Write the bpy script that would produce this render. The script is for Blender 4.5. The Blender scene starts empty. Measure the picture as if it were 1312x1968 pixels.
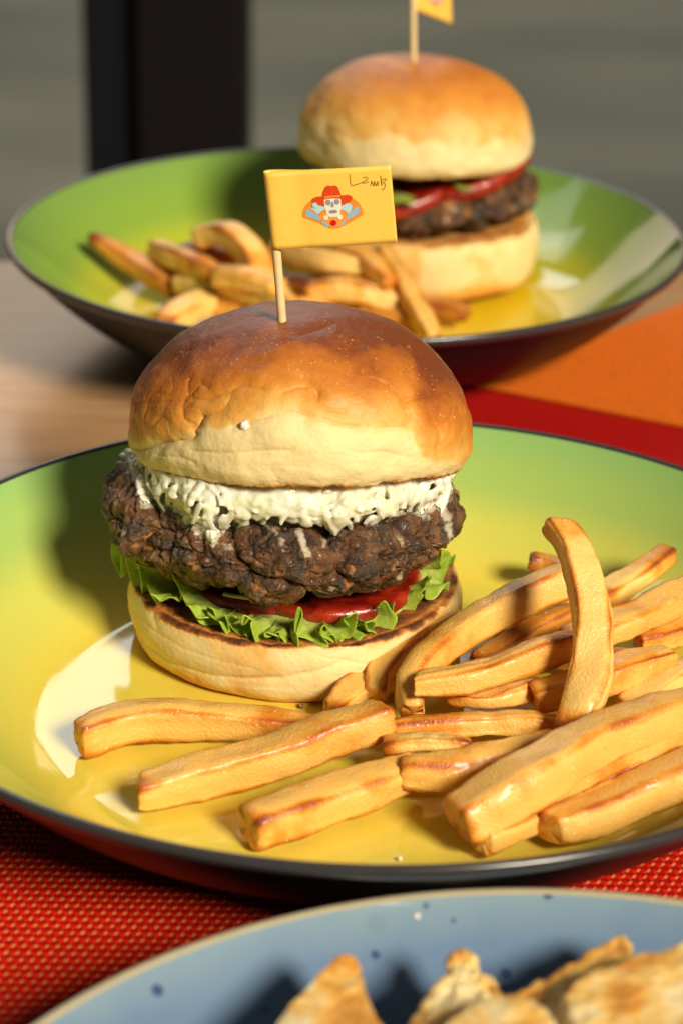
import bpy, math, random
import numpy as np
from mathutils import Vector, Matrix

# ------------------------------------------------------------------ camera, world, light, exposure
S = 0.01                                   # everything below is measured in centimetres
SC = bpy.context.scene
COL = SC.collection
PITCH, ROLL, FPX = 0.403788, 0.0166227, 4518.34
CAM = np.array([-0.941796, -58.6409, 32.2382])
FW = np.array([0, math.cos(PITCH), -math.sin(PITCH)])
UP = np.array([0, math.sin(PITCH), math.cos(PITCH)])
RT = np.array([1.0, 0, 0])
cd = bpy.data.cameras.new('camera')
cam = bpy.data.objects.new('camera', cd)
COL.objects.link(cam)
cd.sensor_fit = 'VERTICAL'
cd.sensor_height = 36.0
cd.lens = FPX / 1968 * 36.0
cd.clip_start, cd.clip_end = 0.02, 100
_c, _s = math.cos(ROLL), math.sin(ROLL)
_r, _u = RT * _c + UP * _s, -RT * _s + UP * _c
cam.matrix_world = Matrix(((_r[0], _u[0], -FW[0], CAM[0] * S), (_r[1], _u[1], -FW[1], CAM[1] * S),
                           (_r[2], _u[2], -FW[2], CAM[2] * S), (0, 0, 0, 1)))
cd.dof.use_dof = True
cd.dof.focus_distance = 0.655
cd.dof.aperture_fstop = 12.0
SC.camera = cam

SUN_DIR = np.array([-0.57, 0.82, -0.66])   # the way the light travels
W = bpy.data.worlds.new('World')
SC.world = W
W.use_nodes = True
W.node_tree.nodes['Background'].inputs[0].default_value = (1.0, 0.93, 0.82, 1)
W.node_tree.nodes['Background'].inputs[1].default_value = 0.055
sd = bpy.data.lights.new('sun', 'SUN')
sd.energy, sd.angle, sd.color = 5.0, math.radians(15.0), (1.0, 0.88, 0.70)
sun = bpy.data.objects.new('sun', sd)
COL.objects.link(sun)
sun.rotation_euler = Vector(SUN_DIR).to_track_quat('-Z', 'Y').to_euler()


def window_light(x0, x1, z0, z1, y, radiance, tint=(0.93, 0.98, 1.0)):
    ld = bpy.data.lights.new('window_light', 'AREA')
    ld.shape = 'RECTANGLE'
    ld.size, ld.size_y = (x1 - x0) * S, (z1 - z0) * S
    ld.energy = radiance * math.pi * ld.size * ld.size_y
    ld.color = tint
    o = bpy.data.objects.new('window_light', ld)
    COL.objects.link(o)
    p = Vector(((x0 + x1) / 2 * S, y * S, (z0 + z1) / 2 * S))
    o.location = p
    o.rotation_euler = (Vector((0, 0.15, 0.03)) - p).to_track_quat('-Z', 'Y').to_euler()


window_light(-38, 12, 68, 98, 158, 3.2)      # panes of the window front across the room
window_light(-64, 12, 20, 62, 158, 1.6, (1.0, 0.80, 0.60))
window_light(-112, -62, 128, 170, 158, 2.0)
window_light(-50, -8, 128, 158, 158, 1.7)
ld = bpy.data.lights.new('roof_window_light', 'AREA')      # a roof window up to the left
ld.shape, ld.size, ld.size_y, ld.color = 'RECTANGLE', 0.58, 0.46, (0.93, 0.98, 1.0)
ld.energy = 1.4 * math.pi * ld.size * ld.size_y
o = bpy.data.objects.new('roof_window_light', ld)
COL.objects.link(o)
o.location = (-0.70, 1.02, 1.22)
o.rotation_euler = (Vector((0.09, 0.42, 0.03)) - o.location).to_track_quat('-Z', 'Y').to_euler()
SC.view_settings.view_transform = 'Standard'
SC.view_settings.look = 'None'
SC.view_settings.gamma = 1
SC.view_settings.exposure = 0.12
SC.render.engine = 'CYCLES'
SC.cycles.max_bounces = 8
SC.cycles.use_denoising = True
SC.cycles.caustics_reflective = False
SC.cycles.caustics_refractive = False


# ------------------------------------------------------------------ helpers
def ray(px, py):
    x, y = (px - 656) / FPX, -(py - 984) / FPX
    x, y = _c * x - _s * y, _s * x + _c * y
    return FW + x * RT + y * UP


def at(px, py, Z=None, Y=None):
    d = ray(px, py)
    t = (Z - CAM[2]) / d[2] if Z is not None else (Y - CAM[1]) / d[1]
    return CAM + d * t


def project(V):
    d = V - CAM
    z = d @ FW
    x, y = d @ RT / z, d @ UP / z
    return np.stack([656 + FPX * (_c * x + _s * y), 984 - FPX * (-_s * x + _c * y)], -1)


def lin(r, g, b):
    f = lambda c: (c / 255 / 12.92) if c <= 10 else ((c / 255 + 0.055) / 1.055) ** 2.4
    return (f(r), f(g), f(b), 1)


def _hash(ix, iy, iz, k):
    h = (ix.astype(np.int64) * 374761393 + iy.astype(np.int64) * 668265263 + iz.astype(np.int64) * 2147483647 + k * 974711) & 0xFFFFFFFF
    h = ((h ^ (h >> 13)) * 1274126177) & 0xFFFFFFFF
    h = ((h ^ (h >> 16)) * 2246822519) & 0xFFFFFFFF
    return ((h ^ (h >> 15)) & 0xFFFFFF) / float(0xFFFFFF)


def noise(P, scale=1.0, seed=0):
    P = np.asarray(P) * scale + seed * 17.31
    i = np.floor(P).astype(np.int64)
    f = P - i
    u = f * f * f * (f * (f * 6 - 15) + 10)
    out = 0
    for dx in (0, 1):
        for dy in (0, 1):
            for dz in (0, 1):
                a, b, c = i[..., 0] + dx, i[..., 1] + dy, i[..., 2] + dz
                g = [_hash(a, b, c, seed * 7 + q) * 2 - 1 for q in (1, 2, 3)]
                d = g[0] * (f[..., 0] - dx) + g[1] * (f[..., 1] - dy) + g[2] * (f[..., 2] - dz)
                w = (u[..., 0] if dx else 1 - u[..., 0]) * (u[..., 1] if dy else 1 - u[..., 1]) * (u[..., 2] if dz else 1 - u[..., 2])
                out = out + w * d
    return out * 1.4


def fbm(P, scale=1.0, octaves=4, seed=0, gain=0.5):
    a, s, o = 1.0, scale, 0
    for k in range(octaves):
        o = o + a * noise(P, s, seed + k)
        a *= gain
        s *= 2.07
    return o


def worley(P, scale=1.0, seed=0):
    P = np.asarray(P) * scale + seed * 5.7
    i = np.floor(P).astype(np.int64)
    f1 = np.full(P.shape[:-1], 9.0)
    f2 = f1.copy()
    for dx in (-1, 0, 1):
        for dy in (-1, 0, 1):
            for dz in (-1, 0, 1):
                c = i + np.array((dx, dy, dz))
                q = np.stack([c[..., k] + _hash(c[..., 0], c[..., 1], c[..., 2], seed * 3 + k) for k in range(3)], -1)
                d = np.sqrt(((q - P) ** 2).sum(-1))
                m = d < f1
                f2 = np.where(m, f1, np.minimum(f2, d))
                f1 = np.where(m, d, f1)
    return f1, f2


def sstep(a, b, x):
    t = np.clip((x - a) / (b - a), 0, 1)
    return t * t * (3 - 2 * t)


def normals(G, closed=True):
    """Normals of a grid of points, rows x columns; columns may be closed."""
    if closed:
        du = np.roll(G, -1, 1) - np.roll(G, 1, 1)
    else:
        du = np.gradient(G, axis=1)
    dv = np.gradient(G, axis=0)
    n = np.cross(dv, du)
    return n / (np.linalg.norm(n, axis=-1, keepdims=True) + 1e-9)


def grid_faces(rows, cols, closed=True):
    r, c = np.meshgrid(np.arange(rows - 1), np.arange(cols if closed else cols - 1), indexing='ij')
    c2 = (c + 1) % cols
    return np.stack([r * cols + c, (r + 1) * cols + c, (r + 1) * cols + c2, r * cols + c2], -1).reshape(-1, 4)


BASE = {}


def thing(name, base, label, cat, group=None):
    o = bpy.data.objects.new(name, None)
    COL.objects.link(o)
    o.location = [b * S for b in base]
    o.empty_display_size = 0.01
    BASE[o] = np.array(base, float)
    tag(o, label, cat, group)
    return o


def tag(o, label=None, cat=None, group=None, kind=None):
    for k, v in (('label', label), ('category', cat), ('group', group), ('kind', kind)):
        if v:
            o[k] = v
    return o


def mk(name, V, F, mat, parent=None, attrs=None, smooth=True, base=None):
    """One mesh object; V in world centimetres."""
    b = np.zeros(3)
    if parent is not None:
        b = BASE[parent]
    elif base is not None:
        b = np.array(base, float)
    V = (np.asarray(V, float).reshape(-1, 3) - b) * S
    me = bpy.data.meshes.new(name)
    if isinstance(F, np.ndarray):
        n, k = F.shape
        me.vertices.add(len(V))
        me.vertices.foreach_set('co', V.ravel())
        me.loops.add(n * k)
        me.loops.foreach_set('vertex_index', F.ravel().astype(np.int32))
        me.polygons.add(n)
        me.polygons.foreach_set('loop_start', np.arange(0, n * k, k, dtype=np.int32))
        me.update(calc_edges=True)
    else:
        me.from_pydata(V.tolist(), [], F)
    me.validate()
    me.polygons.foreach_set('use_smooth', [smooth] * len(me.polygons))
    for k, v in (attrs or {}).items():
        a = me.attributes.new(k, 'FLOAT', 'POINT')
        a.data.foreach_set('value', np.asarray(v, np.float32).ravel())
    me.materials.append(mat)
    o = bpy.data.objects.new(name, me)
    COL.objects.link(o)
    if parent is not None:
        o.parent = parent
        BASE[o] = b
    else:
        o.location = b * S
        BASE[o] = b
    return o


def lathe(profile, n, centre=(0, 0, 0)):
    p = np.array(profile, float)
    th = np.linspace(0, 2 * math.pi, n, endpoint=False)
    G = np.stack([p[:, :1] * np.cos(th), p[:, :1] * np.sin(th), np.repeat(p[:, 1:2], n, 1)], -1)
    return G + np.array(centre), grid_faces(len(p), n)


def smooth_path(P, n):
    P = np.array(P, float)
    if len(P) == 2:
        return P[0] + (P[1] - P[0]) * np.linspace(0, 1, n)[:, None]
    Q = np.vstack([2 * P[0] - P[1], P, 2 * P[-1] - P[-2]])
    m = len(P) - 1
    t = np.linspace(0, m, n)
    i = np.minimum(t.astype(int), m - 1)
    u = (t - i)[:, None]
    a, b, c, d = Q[i], Q[i + 1], Q[i + 2], Q[i + 3]
    return 0.5 * (2 * b + (c - a) * u + (2 * a - 5 * b + 4 * c - d) * u * u + (3 * b - a - 3 * c + d) * u ** 3)


def tube(P, rad, sides=8, n=None, flat=1.0, ref=(0, 0, 1)):
    """Closed tube along a path; returns vertices and quads (ends drawn to a point)."""
    P = smooth_path(P, n) if n else np.array(P, float)
    m = len(P)
    T = np.gradient(P, axis=0)
    T /= np.linalg.norm(T, axis=1, keepdims=True) + 1e-9
    A = np.cross(T, np.array(ref, float))
    A /= np.linalg.norm(A, axis=1, keepdims=True) + 1e-9
    B = np.cross(A, T)
    rad = np.broadcast_to(np.asarray(rad, float), (m,)).copy()
    th = np.linspace(0, 2 * math.pi, sides, endpoint=False)
    G = P[:, None] + rad[:, None, None] * (A[:, None] * np.cos(th)[None, :, None] + B[:, None] * np.sin(th)[None, :, None] * flat)
    G = np.concatenate([np.repeat(P[:1, None], sides, 1), G, np.repeat(P[-1:, None], sides, 1)], 0)
    return G.reshape(-1, 3), grid_faces(m + 2, sides)


def join(parts):
    V, F, k = [], [], 0
    for v, f in parts:
        V.append(v)
        F.append(f + k)
        k += len(v)
    return np.vstack(V), np.vstack(F)


def box(x0, x1, y0, y1, z0, z1):
    V = np.array([(x, y, z) for z in (z0, z1) for y in (y0, y1) for x in (x0, x1)], float)
    F = np.array([(0, 2, 3, 1), (4, 5, 7, 6), (0, 1, 5, 4), (2, 6, 7, 3), (0, 4, 6, 2), (1, 3, 7, 5)])
    return V, F


def bevel(o, w, seg=3):
    m = o.modifiers.new('bevel', 'BEVEL')
    m.width, m.segments = w * S, seg
    m.limit_method = 'ANGLE'
    return o


# ------------------------------------------------------------------ materials
class NT:
    def __init__(self, name):
        self.m = bpy.data.materials.new(name)
        self.m.use_nodes = True
        self.t = self.m.node_tree
        self.b = self.t.nodes['Principled BSDF']
        self.out = self.t.nodes['Material Output']
        self._co = None

    def co(self):
        if self._co is None:
            self._co = self.t.nodes.new('ShaderNodeNewGeometry').outputs['Position']
        return self._co

    def n(self, kind, **kw):
        nd = self.t.nodes.new('ShaderNode' + kind)
        for k, v in kw.items():
            if k.startswith('p_'):
                setattr(nd, k[2:], v)
            else:
                key = int(k[1:]) if k[0] == 'i' and k[1:].isdigit() else k.replace('_', ' ')
                self.set(nd.inputs[key], v)
        return nd

    def set(self, sock, v):
        if hasattr(v, 'is_output'):
            self.t.links.new(v, sock)
        else:
            sock.default_value = v

    def bs(self, **kw):
        for k, v in kw.items():
            self.set(self.b.inputs[k.replace('_', ' ')], v)
        return self

    def noise(self, scale, detail=4, rough=0.55, vec=None, dist=0.0):
        return self.n('TexNoise', Vector=vec or self.co(), Scale=scale, Detail=detail, Roughness=rough, Distortion=dist).outputs[0]

    def voro(self, scale, feature='F1', out=0, vec=None, rnd=1.0):
        return self.n('TexVoronoi', p_feature=feature, Vector=vec or self.co(), Scale=scale, Randomness=rnd).outputs[out]

    def ramp(self, fac, stops, interp='LINEAR'):
        nd = self.n('ValToRGB', Fac=fac)
        r = nd.color_ramp
        r.interpolation = interp
        while len(r.elements) < len(stops):
            r.elements.new(0.5)
        for e, (p, c) in zip(r.elements, stops):
            e.position = p
            e.color = c if hasattr(c, '__len__') else (c, c, c, 1)
        return nd.outputs[0]

    def mix(self, fac, a, b, mode='MIX'):
        nd = self.n('Mix', p_data_type='RGBA', p_blend_type=mode)
        self.set(nd.inputs[0], fac)
        self.set(nd.inputs[6], a)
        self.set(nd.inputs[7], b)
        return nd.outputs[2]

    def math(self, op, a, b=0.0, c=None):
        nd = self.n('Math', p_operation=op, i0=a, i1=b)
        if c is not None:
            self.set(nd.inputs[2], c)
        return nd.outputs[0]

    def attr(self, name):
        return self.n('Attribute', p_attribute_name=name).outputs['Fac']

    def bump(self, height, strength, dist=0.001, normal=None):
        nd = self.n('Bump', Height=height, Strength=strength, Distance=dist)
        if normal is not None:
            self.set(nd.inputs['Normal'], normal)
        return nd.outputs[0]


def rgb(*a):
    return lin(*a)


# ---- buns
def mat_bun():
    m = NT('bun_crust')
    toast = m.attr('toast')
    n1 = m.noise(110, 5, 0.6)
    n2 = m.noise(420, 3, 0.6)
    t = m.math('ADD', toast, m.math('MULTIPLY', m.math('SUBTRACT', n1, 0.5), 0.34))
    t = m.math('ADD', t, m.math('MULTIPLY', m.math('SUBTRACT', n2, 0.5), 0.12))
    col = m.ramp(t, [(0.0, (0.78, 0.63, 0.31, 1)), (0.16, (0.78, 0.58, 0.24, 1)), (0.30, (0.74, 0.42, 0.10, 1)),
                     (0.50, (0.66, 0.28, 0.040, 1)), (0.74, (0.52, 0.17, 0.020, 1)), (0.92, (0.32, 0.085, 0.014, 1)), (1.0, (0.20, 0.050, 0.012, 1))])
    # pale flecks of the crust, little flour bubbles
    v = m.voro(620)
    sz = m.noise(260, 2, 0.5)
    fl = m.ramp(m.math('ADD', v, m.math('MULTIPLY', sz, 0.55)), [(0.37, 1.0), (0.43, 0.0)])
    fl = m.math('MULTIPLY', fl, m.ramp(toast, [(0.3, 0.0), (0.55, 1.0)]))
    col = m.mix(m.math('MULTIPLY', fl, 0.5), col, (0.78, 0.50, 0.26, 1))
    dk = m.ramp(m.voro(300), [(0.03, 1.0), (0.07, 0.0)])
    col = m.mix(m.math('MULTIPLY', dk, 0.35), col, (0.25, 0.08, 0.02, 1))
    char = m.math('ADD', m.attr('char'), m.math('MULTIPLY', m.math('SUBTRACT', m.noise(600, 4, 0.7), 0.5), 0.75))
    cc = m.ramp(char, [(0.25, (0.8, 0.5, 0.16, 1)), (0.5, (0.52, 0.19, 0.03, 1)), (0.75, (0.24, 0.065, 0.015, 1)), (1.0, (0.085, 0.025, 0.01, 1))])
    col = m.mix(m.ramp(char, [(0.12, 0.0), (0.34, 1.0)]), col, cc)
    h = m.math('ADD', m.math('MULTIPLY', m.noise(900, 4, 0.65), 0.35), m.math('MULTIPLY', n1, 0.5))
    h = m.math('ADD', h, m.math('MULTIPLY', fl, 0.12))
    h = m.math('ADD', h, m.math('MULTIPLY', m.math('MULTIPLY', m.noise(1500, 3, 0.7), m.attr('char')), 1.1))
    nr = m.bump(h, 0.5, 0.0012)
    rough = m.ramp(toast, [(0.1, 0.62), (0.6, 0.42)])
    m.bs(Base_Color=col, Roughness=rough, Normal=nr, Subsurface_Weight=0.18, Subsurface_Scale=0.004)
    m.b.inputs['Subsurface Radius'].default_value = (1.0, 0.55, 0.25)
    m.b.inputs['Specular IOR Level'].default_value = 0.42
    return m.m


def mat_patty():
    m = NT('seared_meat')
    f1 = m.n('TexVoronoi', Vector=m.n('VectorMath', p_operation='ADD', i0=m.co(), i1=m.n('VectorMath', p_operation='SCALE', i0=m.n('TexNoise', Vector=m.co(), Scale=300.0).outputs['Color'], Scale=0.003).outputs[0]).outputs[0], Scale=210.0)
    cell = m.n('SeparateColor', Color=f1.outputs['Color'])
    n1 = m.noise(160, 6, 0.65)
    n2 = m.noise(700, 4, 0.65)
    base = m.ramp(m.math('ADD', m.math('MULTIPLY', n1, 0.75), m.math('MULTIPLY', n2, 0.25)),
                  [(0.35, (0.012, 0.006, 0.003, 1)), (0.46, (0.052, 0.022, 0.008, 1)), (0.54, (0.130, 0.057, 0.018, 1)), (0.63, (0.22, 0.115, 0.042, 1)), (0.74, (0.42, 0.26, 0.11, 1))])
    col = m.mix(m.ramp(cell.outputs[0], [(0.70, 0.0), (0.82, 0.5)]), base, (0.17, 0.062, 0.018, 1))
    col = m.mix(m.ramp(cell.outputs[1], [(0.78, 0.0), (0.86, 0.65)]), col, (0.042, 0.036, 0.030, 1))
    f2 = m.n('TexVoronoi', Vector=m.n('VectorMath', p_operation='ADD', i0=m.co(), i1=m.n('VectorMath', p_operation='SCALE', i0=m.n('TexNoise', Vector=m.co(), Scale=350.0).outputs['Color'], Scale=0.004).outputs[0]).outputs[0], Scale=230.0)
    c2 = m.n('SeparateColor', Color=f2.outputs['Color'])
    bit = m.math('MULTIPLY', m.ramp(c2.outputs[0], [(0.86, 0.0), (0.9, 1.0)]), m.ramp(f2.outputs[0], [(0.30, 1.0), (0.5, 0.0)]))
    col = m.mix(m.math('MULTIPLY', bit, 0.85), col, (0.50, 0.20, 0.045, 1))
    bit2 = m.math('MULTIPLY', m.ramp(c2.outputs[1], [(0.88, 0.0), (0.92, 1.0)]), m.ramp(f2.outputs[0], [(0.28, 1.0), (0.48, 0.0)]))
    col = m.mix(m.math('MULTIPLY', bit2, 0.85), col, (0.44, 0.36, 0.24, 1))
    cre = m.attr('cream')
    cf = m.ramp(m.math('ADD', cre, m.math('MULTIPLY', m.math('SUBTRACT', m.noise(500, 5, 0.7), 0.5), 0.9)), [(0.35, 0.0), (0.62, 1.0)])
    col = m.mix(m.math('MULTIPLY', cf, 0.8), col, (0.66, 0.60, 0.44, 1))
    h = m.math('ADD', m.math('MULTIPLY', m.math('SUBTRACT', 1.0, f1.outputs[0]), 0.8), m.math('MULTIPLY', m.noise(520, 5, 0.7), 1.3))
    nr = m.bump(h, 0.75, 0.0016)
    m.bs(Base_Color=col, Roughness=m.ramp(m.noise(300, 3, 0.6), [(0.35, 0.14), (0.65, 0.50)]), Normal=nr, Coat_Weight=0.12, Coat_Roughness=0.12)
    m.b.inputs['Specular IOR Level'].default_value = 0.55
    return m.m


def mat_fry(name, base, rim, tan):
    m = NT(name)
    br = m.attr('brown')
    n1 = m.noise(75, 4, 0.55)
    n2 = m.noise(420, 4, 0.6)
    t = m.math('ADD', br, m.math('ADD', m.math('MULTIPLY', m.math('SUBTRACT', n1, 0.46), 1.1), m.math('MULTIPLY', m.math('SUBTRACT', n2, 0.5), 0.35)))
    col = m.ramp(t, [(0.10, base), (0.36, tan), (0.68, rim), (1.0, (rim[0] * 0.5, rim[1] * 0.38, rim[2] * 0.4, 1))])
    v = m.n('TexVoronoi', p_feature='SMOOTH_F1', Vector=m.co(), Scale=1300.0).outputs[0]
    gr = m.noise(2600, 3, 0.6)
    h = m.math('ADD', m.math('MULTIPLY', gr, 0.5), m.math('MULTIPLY', m.math('SUBTRACT', 1.0, v), 0.7))
    h = m.math('ADD', h, m.math('MULTIPLY', n2, 0.5))
    # grains of salt
    sv = m.n('TexVoronoi', Vector=m.co(), Scale=420.0)
    rnd = m.n('SeparateColor', Color=sv.outputs['Color']).outputs[0]
    salt = m.math('MULTIPLY', m.ramp(sv.outputs[0], [(0.10, 1.0), (0.15, 0.0)]), m.ramp(rnd, [(0.80, 0.0), (0.82, 1.0)]))
    col = m.mix(m.math('MULTIPLY', salt, 0.7), col, (0.92, 0.84, 0.66, 1))
    h = m.math('ADD', h, m.math('MULTIPLY', salt, 0.9))
    nr = m.bump(h, 0.42, 0.0008)
    m.bs(Base_Color=col, Roughness=m.ramp(m.noise(300, 3, 0.6), [(0.35, 0.26), (0.65, 0.5)]), Normal=nr, Subsurface_Weight=0.32, Subsurface_Scale=0.0035, Coat_Weight=0.25, Coat_Roughness=0.2)
    m.b.inputs['Subsurface Radius'].default_value = (1.0, 0.42, 0.10)
    m.b.inputs['Specular IOR Level'].default_value = 0.5
    return m.m


def mat_simple(name, col, rough=0.5, spec=0.5, metal=0.0):
    m = NT(name)
    n1 = m.noise(240, 4, 0.6)
    c = m.mix(m.ramp(n1, [(0.35, 0.0), (0.65, 1.0)]), tuple(x * 0.9 for x in col[:3]) + (1,), col)
    m.bs(Base_Color=c, Roughness=rough, Metallic=metal)
    m.b.inputs['Specular IOR Level'].default_value = spec
    return m.m


def mat_glaze(name, stops, centre, radius):
    """Glazed well of a plate: sprayed colour that runs from the middle to the rim."""
    m = NT(name)
    sep = m.n('SeparateXYZ', Vector=m.co())
    dx = m.math('SUBTRACT', sep.outputs[0], centre[0] * S)
    dy = m.math('SUBTRACT', sep.outputs[1], centre[1] * S)
    r = m.math('SQRT', m.math('ADD', m.math('MULTIPLY', dx, dx), m.math('MULTIPLY', dy, dy)))
    r = m.math('DIVIDE', r, radius * S)
    r = m.math('ADD', r, m.math('MULTIPLY', m.math('SUBTRACT', m.noise(9, 3, 0.5), 0.5), 0.06))
    col = m.ramp(r, stops, 'EASE')
    sp = m.math('MULTIPLY', m.ramp(m.noise(900, 2, 0.5), [(0.45, 0.0), (0.7, 1.0)]), 0.10)
    col = m.mix(sp, col, (0.45, 0.38, 0.05, 1))
    m.bs(Base_Color=col, Roughness=m.ramp(m.noise(45, 5, 0.7, dist=1.5), [(0.4, 0.05), (0.7, 0.17)]), IOR=1.62, Normal=m.bump(m.noise(60, 2, 0.5), 0.02, 0.001))
    return m.m


def mat_blue():
    m = NT('blue_glaze')
    n1 = m.noise(25, 4, 0.6)
    pc = m.n('VectorMath', p_operation='DISTANCE', i0=m.n('VectorMath', p_operation='MULTIPLY', i0=m.co(), i1=(1, 1, 0)).outputs[0], i1=(0.0370, -0.2625, 0))
    rr = m.math('ADD', m.math('DIVIDE', pc.outputs['Value'], 0.1333), m.math('MULTIPLY', m.math('SUBTRACT', n1, 0.5), 0.10))
    col = m.ramp(rr, [(0.0, (0.07, 0.12, 0.30, 1)), (0.80, (0.082, 0.14, 0.29, 1)), (0.93, (0.135, 0.215, 0.335, 1)), (1.0, (0.23, 0.33, 0.38, 1))])
    v = m.n('TexVoronoi', Vector=m.co(), Scale=92.0)
    cc = m.n('SeparateColor', Color=v.outputs['Color'])
    sp = m.math('MULTIPLY', m.ramp(m.math('SUBTRACT', v.outputs[0], m.math('MULTIPLY', cc.outputs[1], 0.08)), [(0.055, 1.0), (0.095, 0.0)]), m.ramp(cc.outputs[0], [(0.28, 0.0), (0.33, 1.0)]))
    col = m.mix(m.math('MULTIPLY', sp, 0.85), col, (0.03, 0.05, 0.16, 1))
    m.bs(Base_Color=col, Roughness=0.10, IOR=1.55)
    return m.m


def mat_wood():
    m = NT('table_wood')
    mp = m.n('Mapping', Vector=m.co(), Scale=(3.0, 40.0, 10.0))
    g = m.noise(3.0, 6, 0.6, vec=mp.outputs[0], dist=0.6)
    fine = m.noise(14.0, 4, 0.6, vec=mp.outputs[0])
    col = m.ramp(m.math('ADD', m.math('MULTIPLY', g, 0.7), m.math('MULTIPLY', fine, 0.3)), [(0.3, (0.34, 0.175, 0.075, 1)), (0.5, (0.44, 0.25, 0.12, 1)), (0.7, (0.52, 0.33, 0.18, 1))])
    m.bs(Base_Color=col, Roughness=0.24, Normal=m.bump(fine, 0.06, 0.0004))
    return m.m


def mat_pave():
    m = NT('pavement')
    n1 = m.noise(0.8, 3, 0.5, vec=m.n('Mapping', Vector=m.co(), Rotation=(0, 0, 0.5), Scale=(0.7, 1.3, 1)).outputs[0])
    n2 = m.noise(60, 5, 0.7)
    col = m.ramp(n1, [(0.34, (0.085, 0.095, 0.080, 1)), (0.5, (0.140, 0.152, 0.130, 1)), (0.66, (0.190, 0.196, 0.172, 1))])
    col = m.mix(m.math('MULTIPLY', n2, 0.3), col, (0.10, 0.105, 0.095, 1))
    m.bs(Base_Color=col, Roughness=0.85)
    return m.m


def mat_paper(name, col):
    m = NT(name)
    n1 = m.noise(500, 4, 0.7)
    c = m.mix(m.ramp(n1, [(0.35, 0.0), (0.65, 1.0)]), tuple(x * 0.94 for x in col[:3]) + (1,), col)
    m.bs(Base_Color=c, Roughness=0.38, Normal=m.bump(n1, 0.05, 0.0005))
    return m.m


def mat_lettuce():
    m = NT('lettuce')
    e = m.attr('edge')
    n1 = m.noise(170, 4, 0.6)
    col = m.ramp(m.math('ADD', m.math('MULTIPLY', e, 0.8), m.math('MULTIPLY', m.math('SUBTRACT', n1, 0.5), 0.7)),
                 [(0.1, (0.72, 0.76, 0.34, 1)), (0.4, (0.64, 0.74, 0.18, 1)), (0.75, (0.52, 0.68, 0.08, 1)), (1.0, (0.36, 0.56, 0.04, 1))])
    nr = m.bump(m.noise(380, 4, 0.6), 0.5, 0.0012)
    m.bs(Base_Color=col, Roughness=0.36, Normal=nr)
    tr = m.n('BsdfTranslucent', Color=m.mix(0.5, col, (0.45, 0.65, 0.03, 1)), Normal=nr)
    mx = m.n('MixShader', i0=0.38, i1=m.b.outputs[0], i2=tr.outputs[0])
    m.t.links.new(mx.outputs[0], m.out.inputs[0])
    return m.m


def mat_wet(name, c0, c1, rough, sss, scale=250, bump=0.3, trans=0.0):
    m = NT(name)
    n1 = m.noise(scale, 4, 0.6)
    col = m.mix(m.ramp(n1, [(0.35, 0.0), (0.65, 1.0)]), c0, c1)
    m.bs(Base_Color=col, Roughness=rough, Normal=m.bump(m.noise(scale * 1.7, 3, 0.6), bump, 0.001), Coat_Weight=0.3, Coat_Roughness=0.1, Subsurface_Weight=sss, Subsurface_Scale=0.004)
    m.b.inputs['Subsurface Radius'].default_value = (1.0, 0.85, 0.5) if c0[2] > 0.2 else (1.0, 0.2, 0.1)
    return m.m


def mat_bread():
    m = NT('browned_bread')
    n1 = m.noise(70, 5, 0.6)
    n2 = m.noise(400, 4, 0.65)
    t = m.math('ADD', m.math('MULTIPLY', n1, 0.9), m.math('MULTIPLY', n2, 0.12))
    t = m.math('ADD', t, m.math('MULTIPLY', m.attr('brown'), 0.10))
    col = m.ramp(t, [(0.51, (0.84, 0.67, 0.34, 1)), (0.58, (0.82, 0.50, 0.12, 1)), (0.66, (0.70, 0.30, 0.04, 1)), (0.90, (0.42, 0.13, 0.012, 1))])
    m.bs(Base_Color=col, Roughness=0.55, Normal=m.bump(n2, 0.6, 0.002), Subsurface_Weight=0.15, Subsurface_Scale=0.004)
    return m.m


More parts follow.
